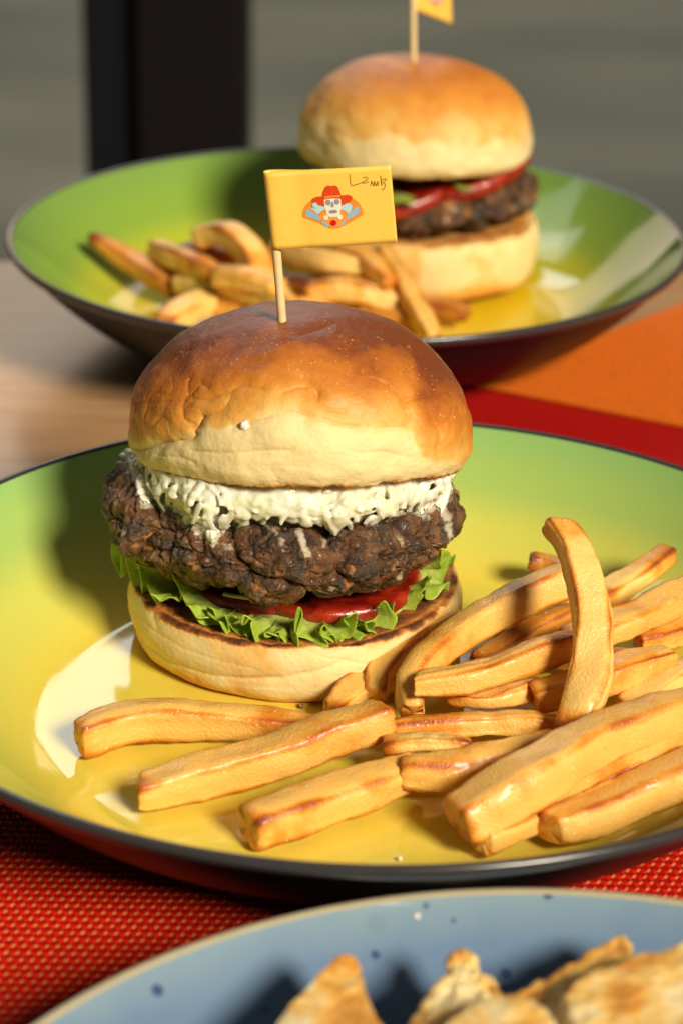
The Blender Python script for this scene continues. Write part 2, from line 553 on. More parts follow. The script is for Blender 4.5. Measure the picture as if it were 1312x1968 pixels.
M = dict(
    bun=mat_bun(), patty=mat_patty(),
    fry=mat_fry('fry_golden', (0.83, 0.475, 0.11, 1), (0.45, 0.11, 0.006, 1), (0.72, 0.285, 0.027, 1)),
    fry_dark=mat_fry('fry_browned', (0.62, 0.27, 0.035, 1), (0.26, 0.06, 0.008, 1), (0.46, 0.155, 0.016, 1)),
    fry_pale=mat_fry('fry_pale', (0.86, 0.56, 0.165, 1), (0.50, 0.14, 0.008, 1), (0.77, 0.36, 0.048, 1)),
    wood=mat_wood(), pave=mat_pave(), lettuce=mat_lettuce(), blue=mat_blue(), bread=mat_bread(),
    black=mat_simple('black_glaze', (0.009, 0.008, 0.009, 1), 0.36, 0.18),
    lip=mat_simple('dark_lip', (0.040, 0.037, 0.037, 1), 0.22, 0.6),
    clay=mat_simple('bare_clay', (0.42, 0.34, 0.26, 1), 0.7, 0.3),
    post=mat_simple('dark_steel', (0.0045, 0.003, 0.003, 1), 0.6, 0.12),
    post2=mat_simple('dark_steel_blue', (0.0035, 0.004, 0.006, 1), 0.55, 0.15),
    stick=mat_simple('bamboo', (0.78, 0.60, 0.30, 1), 0.5, 0.4),
    tomato=mat_wet('tomato_flesh', (0.50, 0.035, 0.010, 1), (0.62, 0.07, 0.015, 1), 0.16, 0.2),
    skin=mat_wet('tomato_skin', (0.15, 0.004, 0.002, 1), (0.36, 0.024, 0.006, 1), 0.3, 0.05, 140, 0.8),
    sauce=mat_wet('white_sauce', (0.80, 0.76, 0.58, 1), (0.84, 0.81, 0.66, 1), 0.24, 0.35),
    slaw=mat_wet('cabbage_shreds', (0.70, 0.70, 0.47, 1), (0.85, 0.83, 0.68, 1), 0.16, 0.5, 90),
    onion=mat_wet('onion', (0.72, 0.60, 0.48, 1), (0.76, 0.68, 0.56, 1), 0.25, 0.3),
    crumb=mat_wet('bread_crumb', (0.85, 0.80, 0.66, 1), (0.88, 0.84, 0.74, 1), 0.6, 0.3),
    paper=mat_paper('yellow_paper', (0.88, 0.55, 0.085, 1)),
    paper_edge=mat_paper('paper_edge', (0.85, 0.62, 0.3, 1)),
)
INK = {k: mat_paper('print_' + k, v) for k, v in dict(
    orange=rgb(222, 138, 44), deep=rgb(232, 148, 56), pale=rgb(172, 212, 218), blue=rgb(132, 184, 214), hat=rgb(210, 66, 18), band=rgb(236, 140, 50),
    bone=rgb(226, 224, 206), grey=rgb(140, 142, 146), red=rgb(196, 14, 6), pen=rgb(150, 108, 10), mauve=rgb(150, 130, 138)).items()}

# ------------------------------------------------------------------ the setting: ground outside, table, mats, post
v, f = box(-900, 900, -300, 2500, -76, -75)
tag(mk('pavement', v, f, M['pave'], smooth=False), kind='structure')

tb = thing('table', (0, 0, -75), 'wooden table top with pale brown grain under the plates and mats', 'table')
v, f = box(-75, 75, -75, 46, -3.2, 0)
bevel(mk('table_top', v, f, M['wood'], tb, smooth=False), 0.4)
for lx in (-68, 68):
    for ly in (-68, 38):
        v, f = box(lx - 2.5, lx + 2.5, ly - 2.5, ly + 2.5, -74.9, -3.25)
        bevel(mk('leg', v, f, M['post'], tb, smooth=False), 0.3)

po = thing('window_post', (-19, 172, -75), 'tall near-black post standing behind the green plate', 'post')
pl, pm, pr = at(164, 100, Y=170)[0], at(262, 100, Y=170)[0], at(477, 100, Y=170)[0]
v, f = box(pl, pm, 168, 178, -74.95, 120)
bevel(mk('narrow_profile', v, f, M['post2'], po, smooth=False), 0.4)
v, f = box(pm + 0.3, pr, 166, 180, -74.95, 120)
bevel(mk('wide_profile', v, f, M['post'], po, smooth=False), 0.4)


def placemat(name, poly, z, m_base, m_a, m_b, region, label, ang, cell, parent_cat='placemat'):
    t = thing(name, (poly[0][0], poly[0][1], z), label, parent_cat)
    n = len(poly)
    V = [(p[0], p[1], z) for p in poly] + [(p[0], p[1], z + 0.10) for p in poly]
    F = [tuple(range(n - 1, -1, -1)), tuple(range(n, 2 * n))] + [(i, (i + 1) % n, n + (i + 1) % n, n + i) for i in range(n)]
    mk('backing', V, F, m_base, t, smooth=False)
    # woven cords: short floats of two colours standing proud of the backing
    def inside(x, y):
        k = np.ones_like(x, bool)
        for i in range(n):
            (x0, y0), (x1, y1) = poly[i], poly[(i + 1) % n]
            k &= (x1 - x0) * (y - y0) - (y1 - y0) * (x - x0) > 0.02
        return k
    a = np.array(cell[0])
    b = np.array(cell[1])
    N = 260
    i, j = np.meshgrid(np.arange(-N, N), np.arange(-N, N), indexing='ij')
    c0 = np.array(region[0])
    X = c0[0] + i * a[0] + j * b[0]
    Y = c0[1] + i * a[1] + j * b[1]
    (rx, ry) = region[1]
    for nm, off, ang_d, ln, wd, top, mt in (('orange_cord', (0, 0), ang, 0.080, 0.034, 0.055, m_b), ('red_cord', (0.5, 0.0), ang - 95, 0.125, 0.065, 0.042, m_a)):
        x = (X + off[0] * a[0] + off[1] * b[0]).ravel()
        y = (Y + off[0] * a[1] + off[1] * b[1]).ravel()
        k = inside(x, y) & (abs(x - c0[0]) < rx) & (abs(y - c0[1]) < ry)
        x, y = x[k], y[k]
        rs = np.random.RandomState(4)
        an = math.radians(ang_d) + rs.normal(0, 0.07, len(x))
        e = np.stack([np.cos(an), np.sin(an)], 1)
        q = np.stack([-e[:, 1], e[:, 0]], 1)
        P = np.stack([x, y], 1) + rs.normal(0, 0.006, (len(x), 2))
        tz = z + 0.10 + top * rs.uniform(0.85, 1.15, len(x))
        L = ln * rs.uniform(0.9, 1.1, (len(x), 1))
        vs = []
        for (u, w_, hh) in ((-1, -1, 0), (-1, 1, 0), (1, 1, 0), (1, -1, 0), (-0.62, -0.55, 1), (-0.62, 0.55, 1), (0.62, 0.55, 1), (0.62, -0.55, 1)):
            xy = P + e * u * L + q * w_ * wd
            zz = tz if hh else np.full(len(x), z + 0.098)
            vs.append(np.column_stack([xy, zz]))
        V = np.stack(vs, 1).reshape(-1, 3)
        fq = np.array([(4, 7, 6, 5), (0, 4, 5, 1), (1, 5, 6, 2), (2, 6, 7, 3), (3, 7, 4, 0)])[:, ::-1]
        F = (fq[None] + (np.arange(len(x)) * 8)[:, None, None]).reshape(-1, 4)
        o = mk(nm, V, F, mt, t, smooth=True)
        o['kind'] = 'stuff'
    return t


red_back = mat_simple('mat_dark_red', (0.40, 0.005, 0.004, 1), 0.6, 0.2)
red_cord = mat_simple('mat_red_cord', (0.62, 0.010, 0.005, 1), 0.42, 0.4)
ora_cord = mat_simple('mat_orange_cord', (0.56, 0.125, 0.016, 1), 0.42, 0.4)
ora_back = mat_simple('mat_orange', (0.60, 0.12, 0.007, 1), 0.5, 0.3)
ora_top = mat_simple('mat_orange_top', (0.68, 0.15, 0.010, 1), 0.45, 0.3)
g0, g1 = at(905, 745, Z=0.1), at(1312, 826, Z=0.1)
ed = (g1 - g0)[:2] / np.linalg.norm((g1 - g0)[:2])
nn = np.array([-ed[1], ed[0]])
A = g0[:2] - ed * 0.0
B = A + ed * 34
poly = [tuple(A), tuple(B), tuple(B + nn * 30), tuple(A + nn * 30)]
polyc = []
for p in poly:
    polyc.append((p[0], min(p[1], 45.2)))
placemat('placemat', polyc, 0.012 + 0.16, ora_back, ora_top, ora_top, ((12, 33), (16, 14)), 'orange woven placemat lying askew at the table\'s far edge, behind the red one', -28, ((0.30, -0.16), (0.16, 0.30)))
rp = [(-33, -44), (33, -44), (33, 21), (6.0, 35.0), (-9.0, 21)]
rp = [(-40, -42), (36, -42), (36, 34.5), (4.5, 34.5), (-8.5, 13), (-40, 6.0)]
placemat('placemat', [(-24, -42), (36, -42), (36, 33.5), (3.6, 33.5), (-9.0, 9.0), (-24, 2.0)], 0.006, red_back, red_cord, ora_cord, ((-1, -9), (19, 11)), 'red woven placemat with orange flecks under the big green plate', 40, ((0.27, 0.0), (0.135, 0.30)))


# ------------------------------------------------------------------ plates
def wall_z(r, floor=1.0, r0=8.9, R=13.78, rim=4.42):
    r = np.asarray(r, float)
    return floor + (rim - floor) * np.clip((r - r0) / (R - r0), 0, 1) ** 1.6


def plate(c, label, m_well, m_lip, group=None, R=14.0, kz=1.0):
    k = R / 14.0
    t = thing('plate', (c[0], c[1], 0.12), label, 'plate', group)
    rr = np.concatenate([np.linspace(0.01, 8, 14), np.linspace(8.2, 13.78, 44)])
    prof = [(r * k, z * kz) for r, z in zip(rr, wall_z(rr))]
    G, F = lathe(prof, 192, (c[0], c[1], 0.16))
    mk('well', G, F[:, ::-1], m_well, t)
    lip = [(13.78 * k, 4.42), (13.84 * k, 4.475), (13.92 * k, 4.50), (14.0 * k, 4.485), (14.05 * k, 4.42), (14.06 * k, 4.33), (14.02 * k, 4.24), (13.9 * k, 4.1)]
    lip = [(r, z * kz) for r, z in lip]
    G, F = lathe(lip, 192, (c[0], c[1], 0.16))
    mk('rim', G, F[:, ::-1], m_lip, t)
    rr = np.linspace(13.9, 8.0, 30)
    sh = [(r * k, kz * max(0.42, float(wall_z(min(r + 0.12, 13.78))) - 0.42 * min(1, 0.72 + (13.9 - r) * 0.3))) for r in rr] + [(7.8 * k, 0.40 * kz)]
    G, F = lathe(sh, 192, (c[0], c[1], 0.16))
    mk('shell', G, F[:, ::-1], M['black'], t)
    ft = [(7.95 * k, 0.44), (7.92 * k, 0.1), (7.85 * k, 0.0), (7.5 * k, 0.0), (7.4 * k, 0.1), (7.35 * k, 0.5), (0.02, 0.5)]
    G, F = lathe(ft, 128, (c[0], c[1], 0.14))
    mk('foot_ring', G, F[:, ::-1], M['clay'], t)
    return t


P2 = (-0.8897, 35.7321)
YEL = [(0.0, (0.76, 0.58, 0.065, 1)), (0.66, (0.73, 0.59, 0.075, 1)), (0.80, (0.58, 0.58, 0.10, 1)), (0.91, (0.34, 0.50, 0.12, 1)), (1.0, (0.25, 0.46, 0.14, 1))]
GRN = [(0.0, (0.74, 0.52, 0.012, 1)), (0.60, (0.66, 0.48, 0.012, 1)), (0.74, (0.40, 0.43, 0.025, 1)), (0.86, (0.20, 0.33, 0.042, 1)), (1.0, (0.16, 0.29, 0.062, 1))]
plate((0, 0), 'large yellow plate fading to green at its black rim, in the middle foreground', mat_glaze('yellow_green_glaze', YEL, (0, 0), 14), M['lip'])
plate(P2, 'blurred green and yellow plate with black underside behind the near burger', mat_glaze('green_yellow_glaze', GRN, P2, 14), M['lip'])
BP = (3.70, -26.25)
plate(BP, 'pale blue speckled plate with a beige rim at the bottom of the picture', M['blue'], mat_simple('beige_lip', (0.46, 0.40, 0.26, 1), 0.35, 0.4), R=13.33, kz=0.75)


# ------------------------------------------------------------------ burgers
def rot_x(V, c, a):
    V = V - c
    ca, sa = math.cos(a), math.sin(a)
    return np.stack([V[..., 0], V[..., 1] * ca - V[..., 2] * sa, V[..., 1] * sa + V[..., 2] * ca], -1) + c


def rot_y(V, c, a):
    V = V - c
    ca, sa = math.cos(a), math.sin(a)
    return np.stack([V[..., 0] * ca + V[..., 2] * sa, V[..., 1], -V[..., 0] * sa + V[..., 2] * ca], -1) + c


def crop(pts, ox, oy, sc):
    return [(ox + x / sc, oy + y / sc) for x, y in pts]


def snap(G, N, pts, step=6):
    """Points of a polyline drawn on the front of a surface, as points of that surface."""
    P = project(G.reshape(-1, 3))
    vis = ((CAM - G.reshape(-1, 3)) * N.reshape(-1, 3)).sum(1) > 0
    idx = np.where(vis)[0]
    P = P[idx]
    out = []
    pts = np.array(pts, float)
    for a, b in zip(pts[:-1], pts[1:]):
        m = max(1, int(np.hypot(*(b - a)) / step))
        for k in range(m):
            q = a + (b - a) * k / m
            out.append(idx[np.argmin(((P - q) ** 2).sum(1))])
    out.append(idx[np.argmin(((P - pts[-1]) ** 2).sum(1))])
    return G.reshape(-1, 3)[out]


def dist_to(Q, V):
    d = np.full(len(V), 1e9)
    for a, b in zip(Q[:-1], Q[1:]):
        ab = b - a
        L = (ab ** 2).sum()
        if L < 1e-8:
            continue
        t = np.clip(((V - a) @ ab) / L, 0, 1)
        d = np.minimum(d, ((V - a - t[:, None] * ab) ** 2).sum(1))
    return np.sqrt(d)


def top_bun(parent, c, r, H, tilt, roll, seed, nt=640, creases=(), boundary=None, expo=2.12, wr=1.0, crease_k=1.0, name='top_bun', toast_bias=0.0):
    """Dome of a bun: browned crown, pale crumpled side, cut and toasted underside."""
    na = 190
    a = np.linspace(0.004, math.pi / 2, na)
    z0 = 0.62
    prof = [(r * math.sin(x) ** (2 / expo), z0 + (H - z0) * max(math.cos(x), 0) ** (2 / expo)) for x in a]
    for u in np.linspace(0, 1, 34)[1:]:
        prof.append((r - 0.26 * u ** 2.2, z0 * (1 - u)))
    nu = len(prof)
    for u in np.linspace(0, 1, 26)[1:]:
        prof.append(((r - 0.26) * (1 - u) + 0.02, 0.06 * math.sin(u * 3.0)))
    G, F = lathe(prof, nt)
    th = np.arctan2(G[..., 1], G[..., 0])
    lobe = 1 + 0.018 * np.sin(2 * th + seed) + 0.012 * np.sin(3 * th + 2.1 * seed) + 0.008 * np.sin(5 * th + seed * 3.3)
    G[..., 0] *= lobe
    G[..., 1] *= lobe
    rho = np.hypot(G[..., 0], G[..., 1])
    G[..., 2] += 0.12 * np.sin(th * 2 + 1.3 * seed) * (rho / r) ** 3
    loc = G.copy()
    zeta = np.clip(loc[..., 2] / H, 0, 1)
    row = np.arange(len(prof))[:, None] * np.ones((1, nt))
    G = rot_y(rot_x(G, np.zeros(3), tilt), np.zeros(3), roll) + np.array(c)
    N = normals(G)
    if (N[60] * (G[60] - np.array(c))).sum() < 0:
        N = -N
    side = sstep(0.72, 0.40, zeta) * (row < nu) * sstep(nu - 1, nu - 10, row)
    # overall unevenness, dents and crumples
    d = 0.10 * fbm(loc, 0.33, 3, seed) + 0.03 * fbm(loc, 1.1, 3, seed + 4)
    wv = loc + 0.7 * np.stack([noise(loc, 0.6, seed + 9), noise(loc, 0.6, seed + 10), noise(loc, 0.6, seed + 11)], -1)
    wq = wv * np.array((1, 1, 1.9))
    rid = np.abs(noise(wq, 0.62, seed + 20))
    d = d - wr * 0.10 * np.exp(-(rid / 0.055) ** 2) * (0.15 + side) * sstep(-0.15, 0.25, noise(loc, 0.45, seed + 30))
    rid2 = np.abs(noise(wq, 1.5, seed + 21))
    d = d - wr * 0.035 * np.exp(-(rid2 / 0.07) ** 2) * (0.06 + side) * sstep(-0.05, 0.3, noise(loc, 0.7, seed + 31))
    d = d + 0.006 * fbm(loc, 9.0, 3, seed + 40) * (0.3 + side) + wr * 0.22 * fbm(loc * np.array((1, 1, 1.7)), 0.85, 2, seed + 41) * (0.1 + side)
    # dimple of the crown round the pick
    flatV = G.reshape(-1, 3)
    d = d.reshape(-1)
    for pts, depth, w in creases:
        Q = snap(G, N, pts)
        dd = dist_to(Q, flatV)
        depth = depth * crease_k
        ww = w * (1 + 0.35 * noise(flatV, 2.2, seed + 50))
        d = d - 0.75 * depth * np.exp(-(dd / (0.6 * ww)) ** 2) - 0.85 * depth * np.exp(-(dd / (2.6 * ww)) ** 2)
    d = d.reshape(row.shape)
    # ragged lower edge
    edge = np.exp(-((row - nu) / 7.0) ** 2)
    d = d + edge * (0.055 * fbm(loc, 3.0, 4, seed + 60) + 0.03 * fbm(loc, 11, 2, seed + 61))
    G2 = G + N * d[..., None]
    # colour of the crust
    toast = sstep(0.20, 1.02, zeta + 0.05 * fbm(loc, 0.8, 3, seed + 70)) * 1.0 + toast_bias
    if boundary is not None:
        b = np.array(boundary, float)
        p = project(flatV)
        yb = np.interp(p[:, 0], b[:, 0], b[:, 1]) + 6 * fbm(loc.reshape(-1, 3), 2.5, 3, seed + 71)
        up = (yb - p[:, 1]).reshape(row.shape)
        front = (N @ np.array((0, -1.0, 0))) > -0.2
        tt = sstep(-24, 24, up) * 0.37 + sstep(8, 110, up) * 0.42 + sstep(90, 210, up) * 0.32
        toast = np.where(front, tt, toast)
    else:
        toast = sstep(0.22, 0.40, zeta + 0.10 * fbm(loc, 0.7, 3, seed + 72)) * 0.30 + sstep(0.38, 0.85, zeta) * 0.36 + sstep(0.75, 1.05, zeta) * 0.16 + toast_bias
    toast = toast + 0.10 * fbm(loc, 0.7, 3, seed + 75) * (toast > 0.12)
    toast = np.where(row > nu, 0.15, toast)
    char = np.clip(1.0 * np.exp(-((nu - row) / 4.5) ** 2) * (row <= nu) + 0.85 * (row > nu), 0, 1)
    char = char * (0.75 + 0.5 * noise(loc, 1.2, seed + 76))
    mk(name, G2, F[:, ::-1], M['bun'], parent, {'toast': toast, 'char': char})
    return G2, N


def bottom_bun(parent, c, r, h, seed, nt=560, creases=(), name='bottom_bun', tilt=0.0, burn=1.0):
    prof = []
    for u in np.linspace(0, 1, 14):
        prof.append((0.02 + (r - 0.75) * u, 0.0))
    for u in np.linspace(0, 1, 60)[1:]:
        x = u * math.pi / 2
        prof.append((r - 0.75 + 0.75 * math.sin(x) ** 0.8, 0.62 * h * (1 - math.cos(x) ** 0.85)))
    for u in np.linspace(0, 1, 34)[1:]:
        prof.append((r - 0.20 * u ** 2, 0.62 * h + 0.38 * h * u))
    nu = len(prof)
    for u in np.linspace(0, 1, 40)[1:]:
        prof.append(((r - 0.20) * (1 - u) + 0.02, h - 0.10 * u + 0.05 * math.sin(u * 9)))
    G, F = lathe(prof, nt)
    th = np.arctan2(G[..., 1], G[..., 0])
    lobe = 1 + 0.016 * np.sin(2 * th + seed) + 0.010 * np.sin(3 * th + 2.1 * seed)
    G[..., 0] *= lobe
    G[..., 1] *= lobe
    loc = G.copy()
    row = np.arange(len(prof))[:, None] * np.ones((1, nt))
    G = rot_x(G, np.zeros(3), tilt) + np.array(c)
    N = normals(G)
    if (N[70] * (G[70] - np.array(c))).sum() < 0:
        N = -N
    up = sstep(nu - 2, nu + 4, row)
    d = 0.08 * fbm(loc, 0.4, 3, seed) * (loc[..., 2] > 0.05)
    side = (1 - up) * (loc[..., 2] > 0.1)
    wq = loc * np.array((1, 1, 2.4)) + 0.5 * noise(loc, 0.8, seed + 9)[..., None]
    rid = np.abs(noise(wq, 0.55, seed + 20))
    d = d - 0.016 * np.exp(-(rid / 0.09) ** 2) * side * sstep(-0.1, 0.25, noise(loc, 0.5, seed + 30))
    d = d + side * 0.008 * fbm(loc, 6, 3, seed + 33)
    d = d + up * (0.05 * fbm(loc, 1.6, 4, seed + 40) + 0.02 * fbm(loc, 7, 3, seed + 41))
    flatV = G.reshape(-1, 3)
    d = d.reshape(-1)
    for pts, depth, w in creases:
        Q = snap(G, N, pts)
        dd = dist_to(Q, flatV)
        d = d - 0.35 * depth * np.exp(-(dd / (0.7 * w)) ** 2) - 0.6 * depth * np.exp(-(dd / (2.6 * w)) ** 2)
    d = d.reshape(row.shape)
    edge = np.exp(-((row - nu) / 5.0) ** 2)
    d = d + edge * (0.05 * fbm(loc, 2.6, 4, seed + 60) + 0.02 * fbm(loc, 9, 2, seed + 61))
    G2 = G + N * d[..., None]
    toast = 0.10 + 0.14 * sstep(-0.2, 0.5, fbm(loc, 0.5, 3, seed + 73)) + 0.30 * sstep(0.34 * h, 0.0, loc[..., 2]) + 0.07 * fbm(loc, 0.9, 3, seed + 70) + 0.12 * sstep(0.1, 0.45, noise(loc * np.array((1, 1, 0.4)), 0.8, seed + 71))
    rho = np.hypot(loc[..., 0], loc[..., 1])
    char = up * (0.78 + 0.3 * fbm(loc, 1.1, 4, seed + 80) + 0.25 * sstep(r - 1.4, r - 0.3, rho)) * burn + 0.75 * edge * burn * (row <= nu) * (0.75 + 1.3 * noise(loc, 1.4, seed + 81))
    return mk(name, G2, F[:, ::-1], M['bun'], parent, {'toast': np.clip(toast, 0.0, 1), 'char': np.clip(char, 0, 1)})


def patty_grid(c, r, h, seed, nt=560, tilt=0.0, roll=0.0, amp=1.0, sx=1.0):
    a = np.linspace(0.01, math.pi - 0.01, 190 if nt < 500 else 250)
    k = 2 / 2.9
    prof = [(r * math.sin(x) ** k, h / 2 + h / 2 * math.copysign(abs(math.cos(x)) ** (2 / 2.3), math.cos(x))) for x in a]
    G, F = lathe(prof, nt)
    th = np.arctan2(G[..., 1], G[..., 0])
    lobe = 1 + 0.03 * np.sin(2 * th + seed) + 0.022 * np.sin(3 * th + 2.1 * seed) + 0.016 * np.sin(7 * th + seed) + 0.012 * np.sin(11 * th)
    G[..., 0] *= lobe * sx
    G[..., 1] *= lobe
    loc = G.copy()
    G = rot_y(rot_x(G, np.zeros(3), tilt), np.zeros(3), roll) + np.array(c)
    N = normals(G)
    if (N[len(a) // 2] * (G[len(a) // 2] - np.array(c))).sum() < 0:
        N = -N
    wp = loc + 0.30 * np.stack([noise(loc, 1.2, seed + 1), noise(loc, 1.2, seed + 2), noise(loc, 1.2, seed + 3)], -1)
    f1, f2 = worley(wp, 0.48, seed)
    d = amp * 0.38 * (np.clip(f2 - f1, 0, 0.5) ** 0.5 - 0.5)
    f1, f2 = worley(wp, 1.15, seed + 1)
    d = d + amp * 0.14 * (np.clip(f2 - f1, 0, 0.6) ** 0.6 - 0.4)
    f1, f2 = worley(wp + 0.10 * noise(loc, 3, seed + 4)[..., None], 2.0, seed + 22)
    d = d + amp * 0.035 * (0.55 - f1)
    f1, f2 = worley(wp + 0.08 * noise(loc, 4, seed + 4)[..., None], 4.0, seed + 2)
    d = d + amp * 0.055 * (np.clip(f2 - f1, 0, 0.5) - 0.2) * sstep(-0.3, 0.3, noise(loc, 0.8, seed + 14))
    d = d + amp * 0.11 * fbm(loc, 0.8, 4, seed + 5) + amp * 0.022 * fbm(loc, 7, 3, seed + 6)
    return G + N * d[..., None], N, F, loc


def lettuce(parent, c, th0, th1, r_in, r_out, z_in, z_out, seed, amp=0.34, freq=16, nt=680, nr=48, name='lettuce_leaf'):
    """Ruffled leaf margin reaching out round the burger between two bearings (degrees)."""
    th = np.radians(np.linspace(th0, th1, nt))
    u = np.linspace(0, 1, nr)[:, None]
    one = np.ones((nr, 1))
    ro = (r_out(th) if callable(r_out) else np.full(nt, r_out))[None]
    zo = (z_out(th) if callable(z_out) else np.full(nt, z_out))[None]
    P = np.stack([np.cos(th) * 4, np.sin(th) * 4, np.zeros(nt)], -1)
    frill = u ** 2.2
    ph = freq * th + 2.2 * noise(P, 0.45, seed)
    s1 = np.sin(ph)[None]
    s2 = np.sin(2.35 * ph + 1.3 + 2 * noise(P, 0.9, seed + 1))[None]
    s3 = np.sin(5.1 * ph + 3 * noise(P, 1.4, seed + 2))[None]
    ragged = 0.16 * noise(P, 3.2, seed + 3) + 0.14 * noise(P, 7.5, seed + 4)
    rad = r_in + (ro - r_in) * u + frill * (0.20 * s1 * np.cos(ph * 0.5)[None] + 0.12 * s2 + 0.03 * s3) + ragged[None] * u ** 6
    amp = amp * (0.95 + 1.1 * noise(P, 0.42, seed + 6))[None]
    z = z_in + (zo - z_in) * u ** 1.3 + amp * frill * (0.78 * s1 + 0.42 * s2 * u + 0.16 * s3 * u ** 3)
    tw = 0.075 * frill * np.cos(ph + 0.6)[None] + 0.035 * frill * np.cos(2.35 * ph + 1.3)[None]
    T = th[None] * one + tw
    G = np.stack([rad * np.cos(T), rad * np.sin(T), z], -1) + np.array(c)
    G[..., 2] += 0.03 * fbm(G, 2.6, 3, seed + 8)
    o = mk(name, G, grid_faces(nr, nt, False), M['lettuce'], parent, {'edge': np.repeat(u, nt, 1) + 0 * rad})
    s = o.modifiers.new('thick', 'SOLIDIFY')
    s.thickness = 0.035 * S
    s.offset = 0
    return o


def tomato(parent, c, r, h, seed, tilt=0.0, roll=0.0, name='tomato_slice'):
    prof = [(0.02, h)] + [(r * u, h + 0.01 * math.sin(u * 14)) for u in np.linspace(0.1, 0.93, 12)]
    prof += [(r * 0.97, h * 0.96), (r, h * 0.78), (r * 1.015, h * 0.5), (r, h * 0.22), (r * 0.97, 0.03)] + [(r * u, 0.0) for u in np.linspace(0.93, 0.01, 8)]
    G, F = lathe(prof, 120)
    G = G + 0.05 * np.stack([fbm(G, 0.6, 3, seed + k) for k in range(3)], -1)
    G = rot_y(rot_x(G, np.zeros(3), tilt), np.zeros(3), roll) + np.array(c)
    return mk(name, G, F, M['skin'], parent)


BC = np.array([-2.22, 4.95, 0.0])                      # middle of the near burger
bg = thing('burger', (BC[0], BC[1], 1.16), 'near burger with seared patty, white slaw and crumpled top bun, carrying the large yellow flag', 'burger')
k1 = lambda pts: crop(pts, 200, 560, 1.797)
k2 = lambda pts: crop(pts, 160, 860, 1.704)
TOP_CREASES = [
    (k1([(80, 552), (130, 548), (200, 520), (290, 512), (312, 495), (300, 478), (322, 458), (332, 430)]), 0.13, 0.075),
    (k1([(300, 550), (360, 558), (450, 560), (560, 548), (640, 552)]), 0.06, 0.07),
    (k1([(440, 468), (520, 440), (600, 415), (640, 410), (690, 425), (740, 440), (830, 460), (930, 475), (1000, 470), (1042, 465), (1062, 490), (1075, 535)]), 0.075, 0.07),
    (k1([(300, 372), (350, 367), (420, 345), (470, 322), (540, 332)]), 0.085, 0.075),
    (k1([(296, 345), (330, 318), (356, 330)]), 0.06, 0.06),
    (k1([(740, 340), (735, 378), (770, 402), (832, 412)]), 0.07, 0.075),
    (k1([(690, 290), (728, 325), (742, 356)]), 0.06, 0.08),
    (k1([(610, 350), (660, 330), (700, 325)]), 0.05, 0.08),
    (k1([(1040, 375), (1100, 362), (1160, 345), (1195, 352)]), 0.10, 0.08),
    (k1([(1050, 372), (1036, 402), (1060, 436)]), 0.07, 0.07),
    (k1([(1130, 440), (1152, 470), (1162, 505), (1150, 540)]), 0.07, 0.07),
    (k1([(1198, 395), (1190, 432), (1168, 462)]), 0.06, 0.06),
    (k1([(290, 300), (282, 350), (268, 395), (272, 440), (300, 452)]), 0.055, 0.07),
    (k1([(330, 430), (372, 420), (420, 395), (430, 370)]), 0.05, 0.06),
    (k1([(190, 252), (240, 226), (300, 200)]), 0.045, 0.08),
    (k1([(105, 385), (200, 382), (278, 378)]), 0.035, 0.08),
    (k1([(180, 566), (260, 572), (310, 592)]), 0.045, 0.06),
    (k1([(870, 560), (960, 552), (1060, 575)]), 0.04, 0.07),
    (k1([(680, 150), (740, 130), (790, 110)]), 0.035, 0.10),
    (k1([(845, 165), (870, 180), (890, 176)]), 0.03, 0.05),
    (k1([(920, 300), (980, 322), (1020, 360)]), 0.05, 0.09),
    (k1([(480, 250), (540, 235), (590, 240)]), 0.025, 0.08),
]
BOUND = k1([(70, 470), (90, 548), (200, 517), (300, 508), (330, 470), (400, 462), (500, 448), (600, 412), (660, 405), (700, 438), (800, 458), (900, 474), (1000, 476), (1060, 472), (1085, 545), (1110, 585), (1250, 612), (1290, 612)])
TG, TN = top_bun(bg, (BC[0] + 0.03, BC[1], 6.86), 4.97, 4.42, math.radians(-9.5), math.radians(0.5), 3, creases=TOP_CREASES, boundary=BOUND, wr=0.22, crease_k=0.7)
BOT_CREASES = [
    (k2([(130, 560), (190, 640), (280, 705), (400, 745), (520, 760), (640, 757), (760, 735), (860, 700)]), 0.09, 0.10),
    (k2([(150, 520), (230, 600), (330, 660), (450, 700), (560, 725)]), 0.035, 0.08),
    (k2([(230, 545), (240, 590)]), 0.03, 0.06),
]
bottom_bun(bg, (BC[0] - 0.02, BC[1] + 0.05, 1.16), 5.06, 1.85, 5, creases=BOT_CREASES)
# the patty
PG, PN, PF, PL = patty_grid((BC[0] - 0.40, BC[1] - 0.05, 3.70), 5.14, 3.12, 8, sx=0.99, amp=1.9, nt=760)
pv = PG.reshape(-1, 3)
pp = project(pv)
front = ((CAM - pv) * PN.reshape(-1, 3)).sum(1) > -8
film = np.zeros(len(pv))
for pts, w in ((k2([(690, 240), (712, 290), (735, 350)]), 0.16), (k2([(1150, 150), (1185, 220), (1205, 310)]), 0.20),
               (k2([(250, 180), (330, 230), (420, 290)]), 0.25), (k2([(560, 240), (690, 250), (790, 235)]), 0.18)):
    Q = snap(PG, PN, pts)
    film = np.maximum(film, 0.75 * np.exp(-(dist_to(Q, pv) / w) ** 2))
low = np.array(k2([(60, 40), (150, 60), (172, 130), (190, 185), (270, 195), (330, 245), (400, 285), (425, 320), (445, 290), (470, 255), (540, 232), (640, 246), (720, 232), (780, 238), (850, 222), (950, 216), (1060, 200), (1140, 220), (1180, 190), (1200, 120)]))
yb = np.interp(pp[:, 0], low[:, 0], low[:, 1])
topside = PL.reshape(-1, 3)[:, 2] > 1.2
cov = np.where(topside, (yb - pp[:, 1]) / 40.0 + 0.45 * fbm(PL.reshape(-1, 3), 1.6, 3, 77), -1)
film = np.maximum(film, 0.75 * sstep(-0.55, 0.1, cov) * topside)
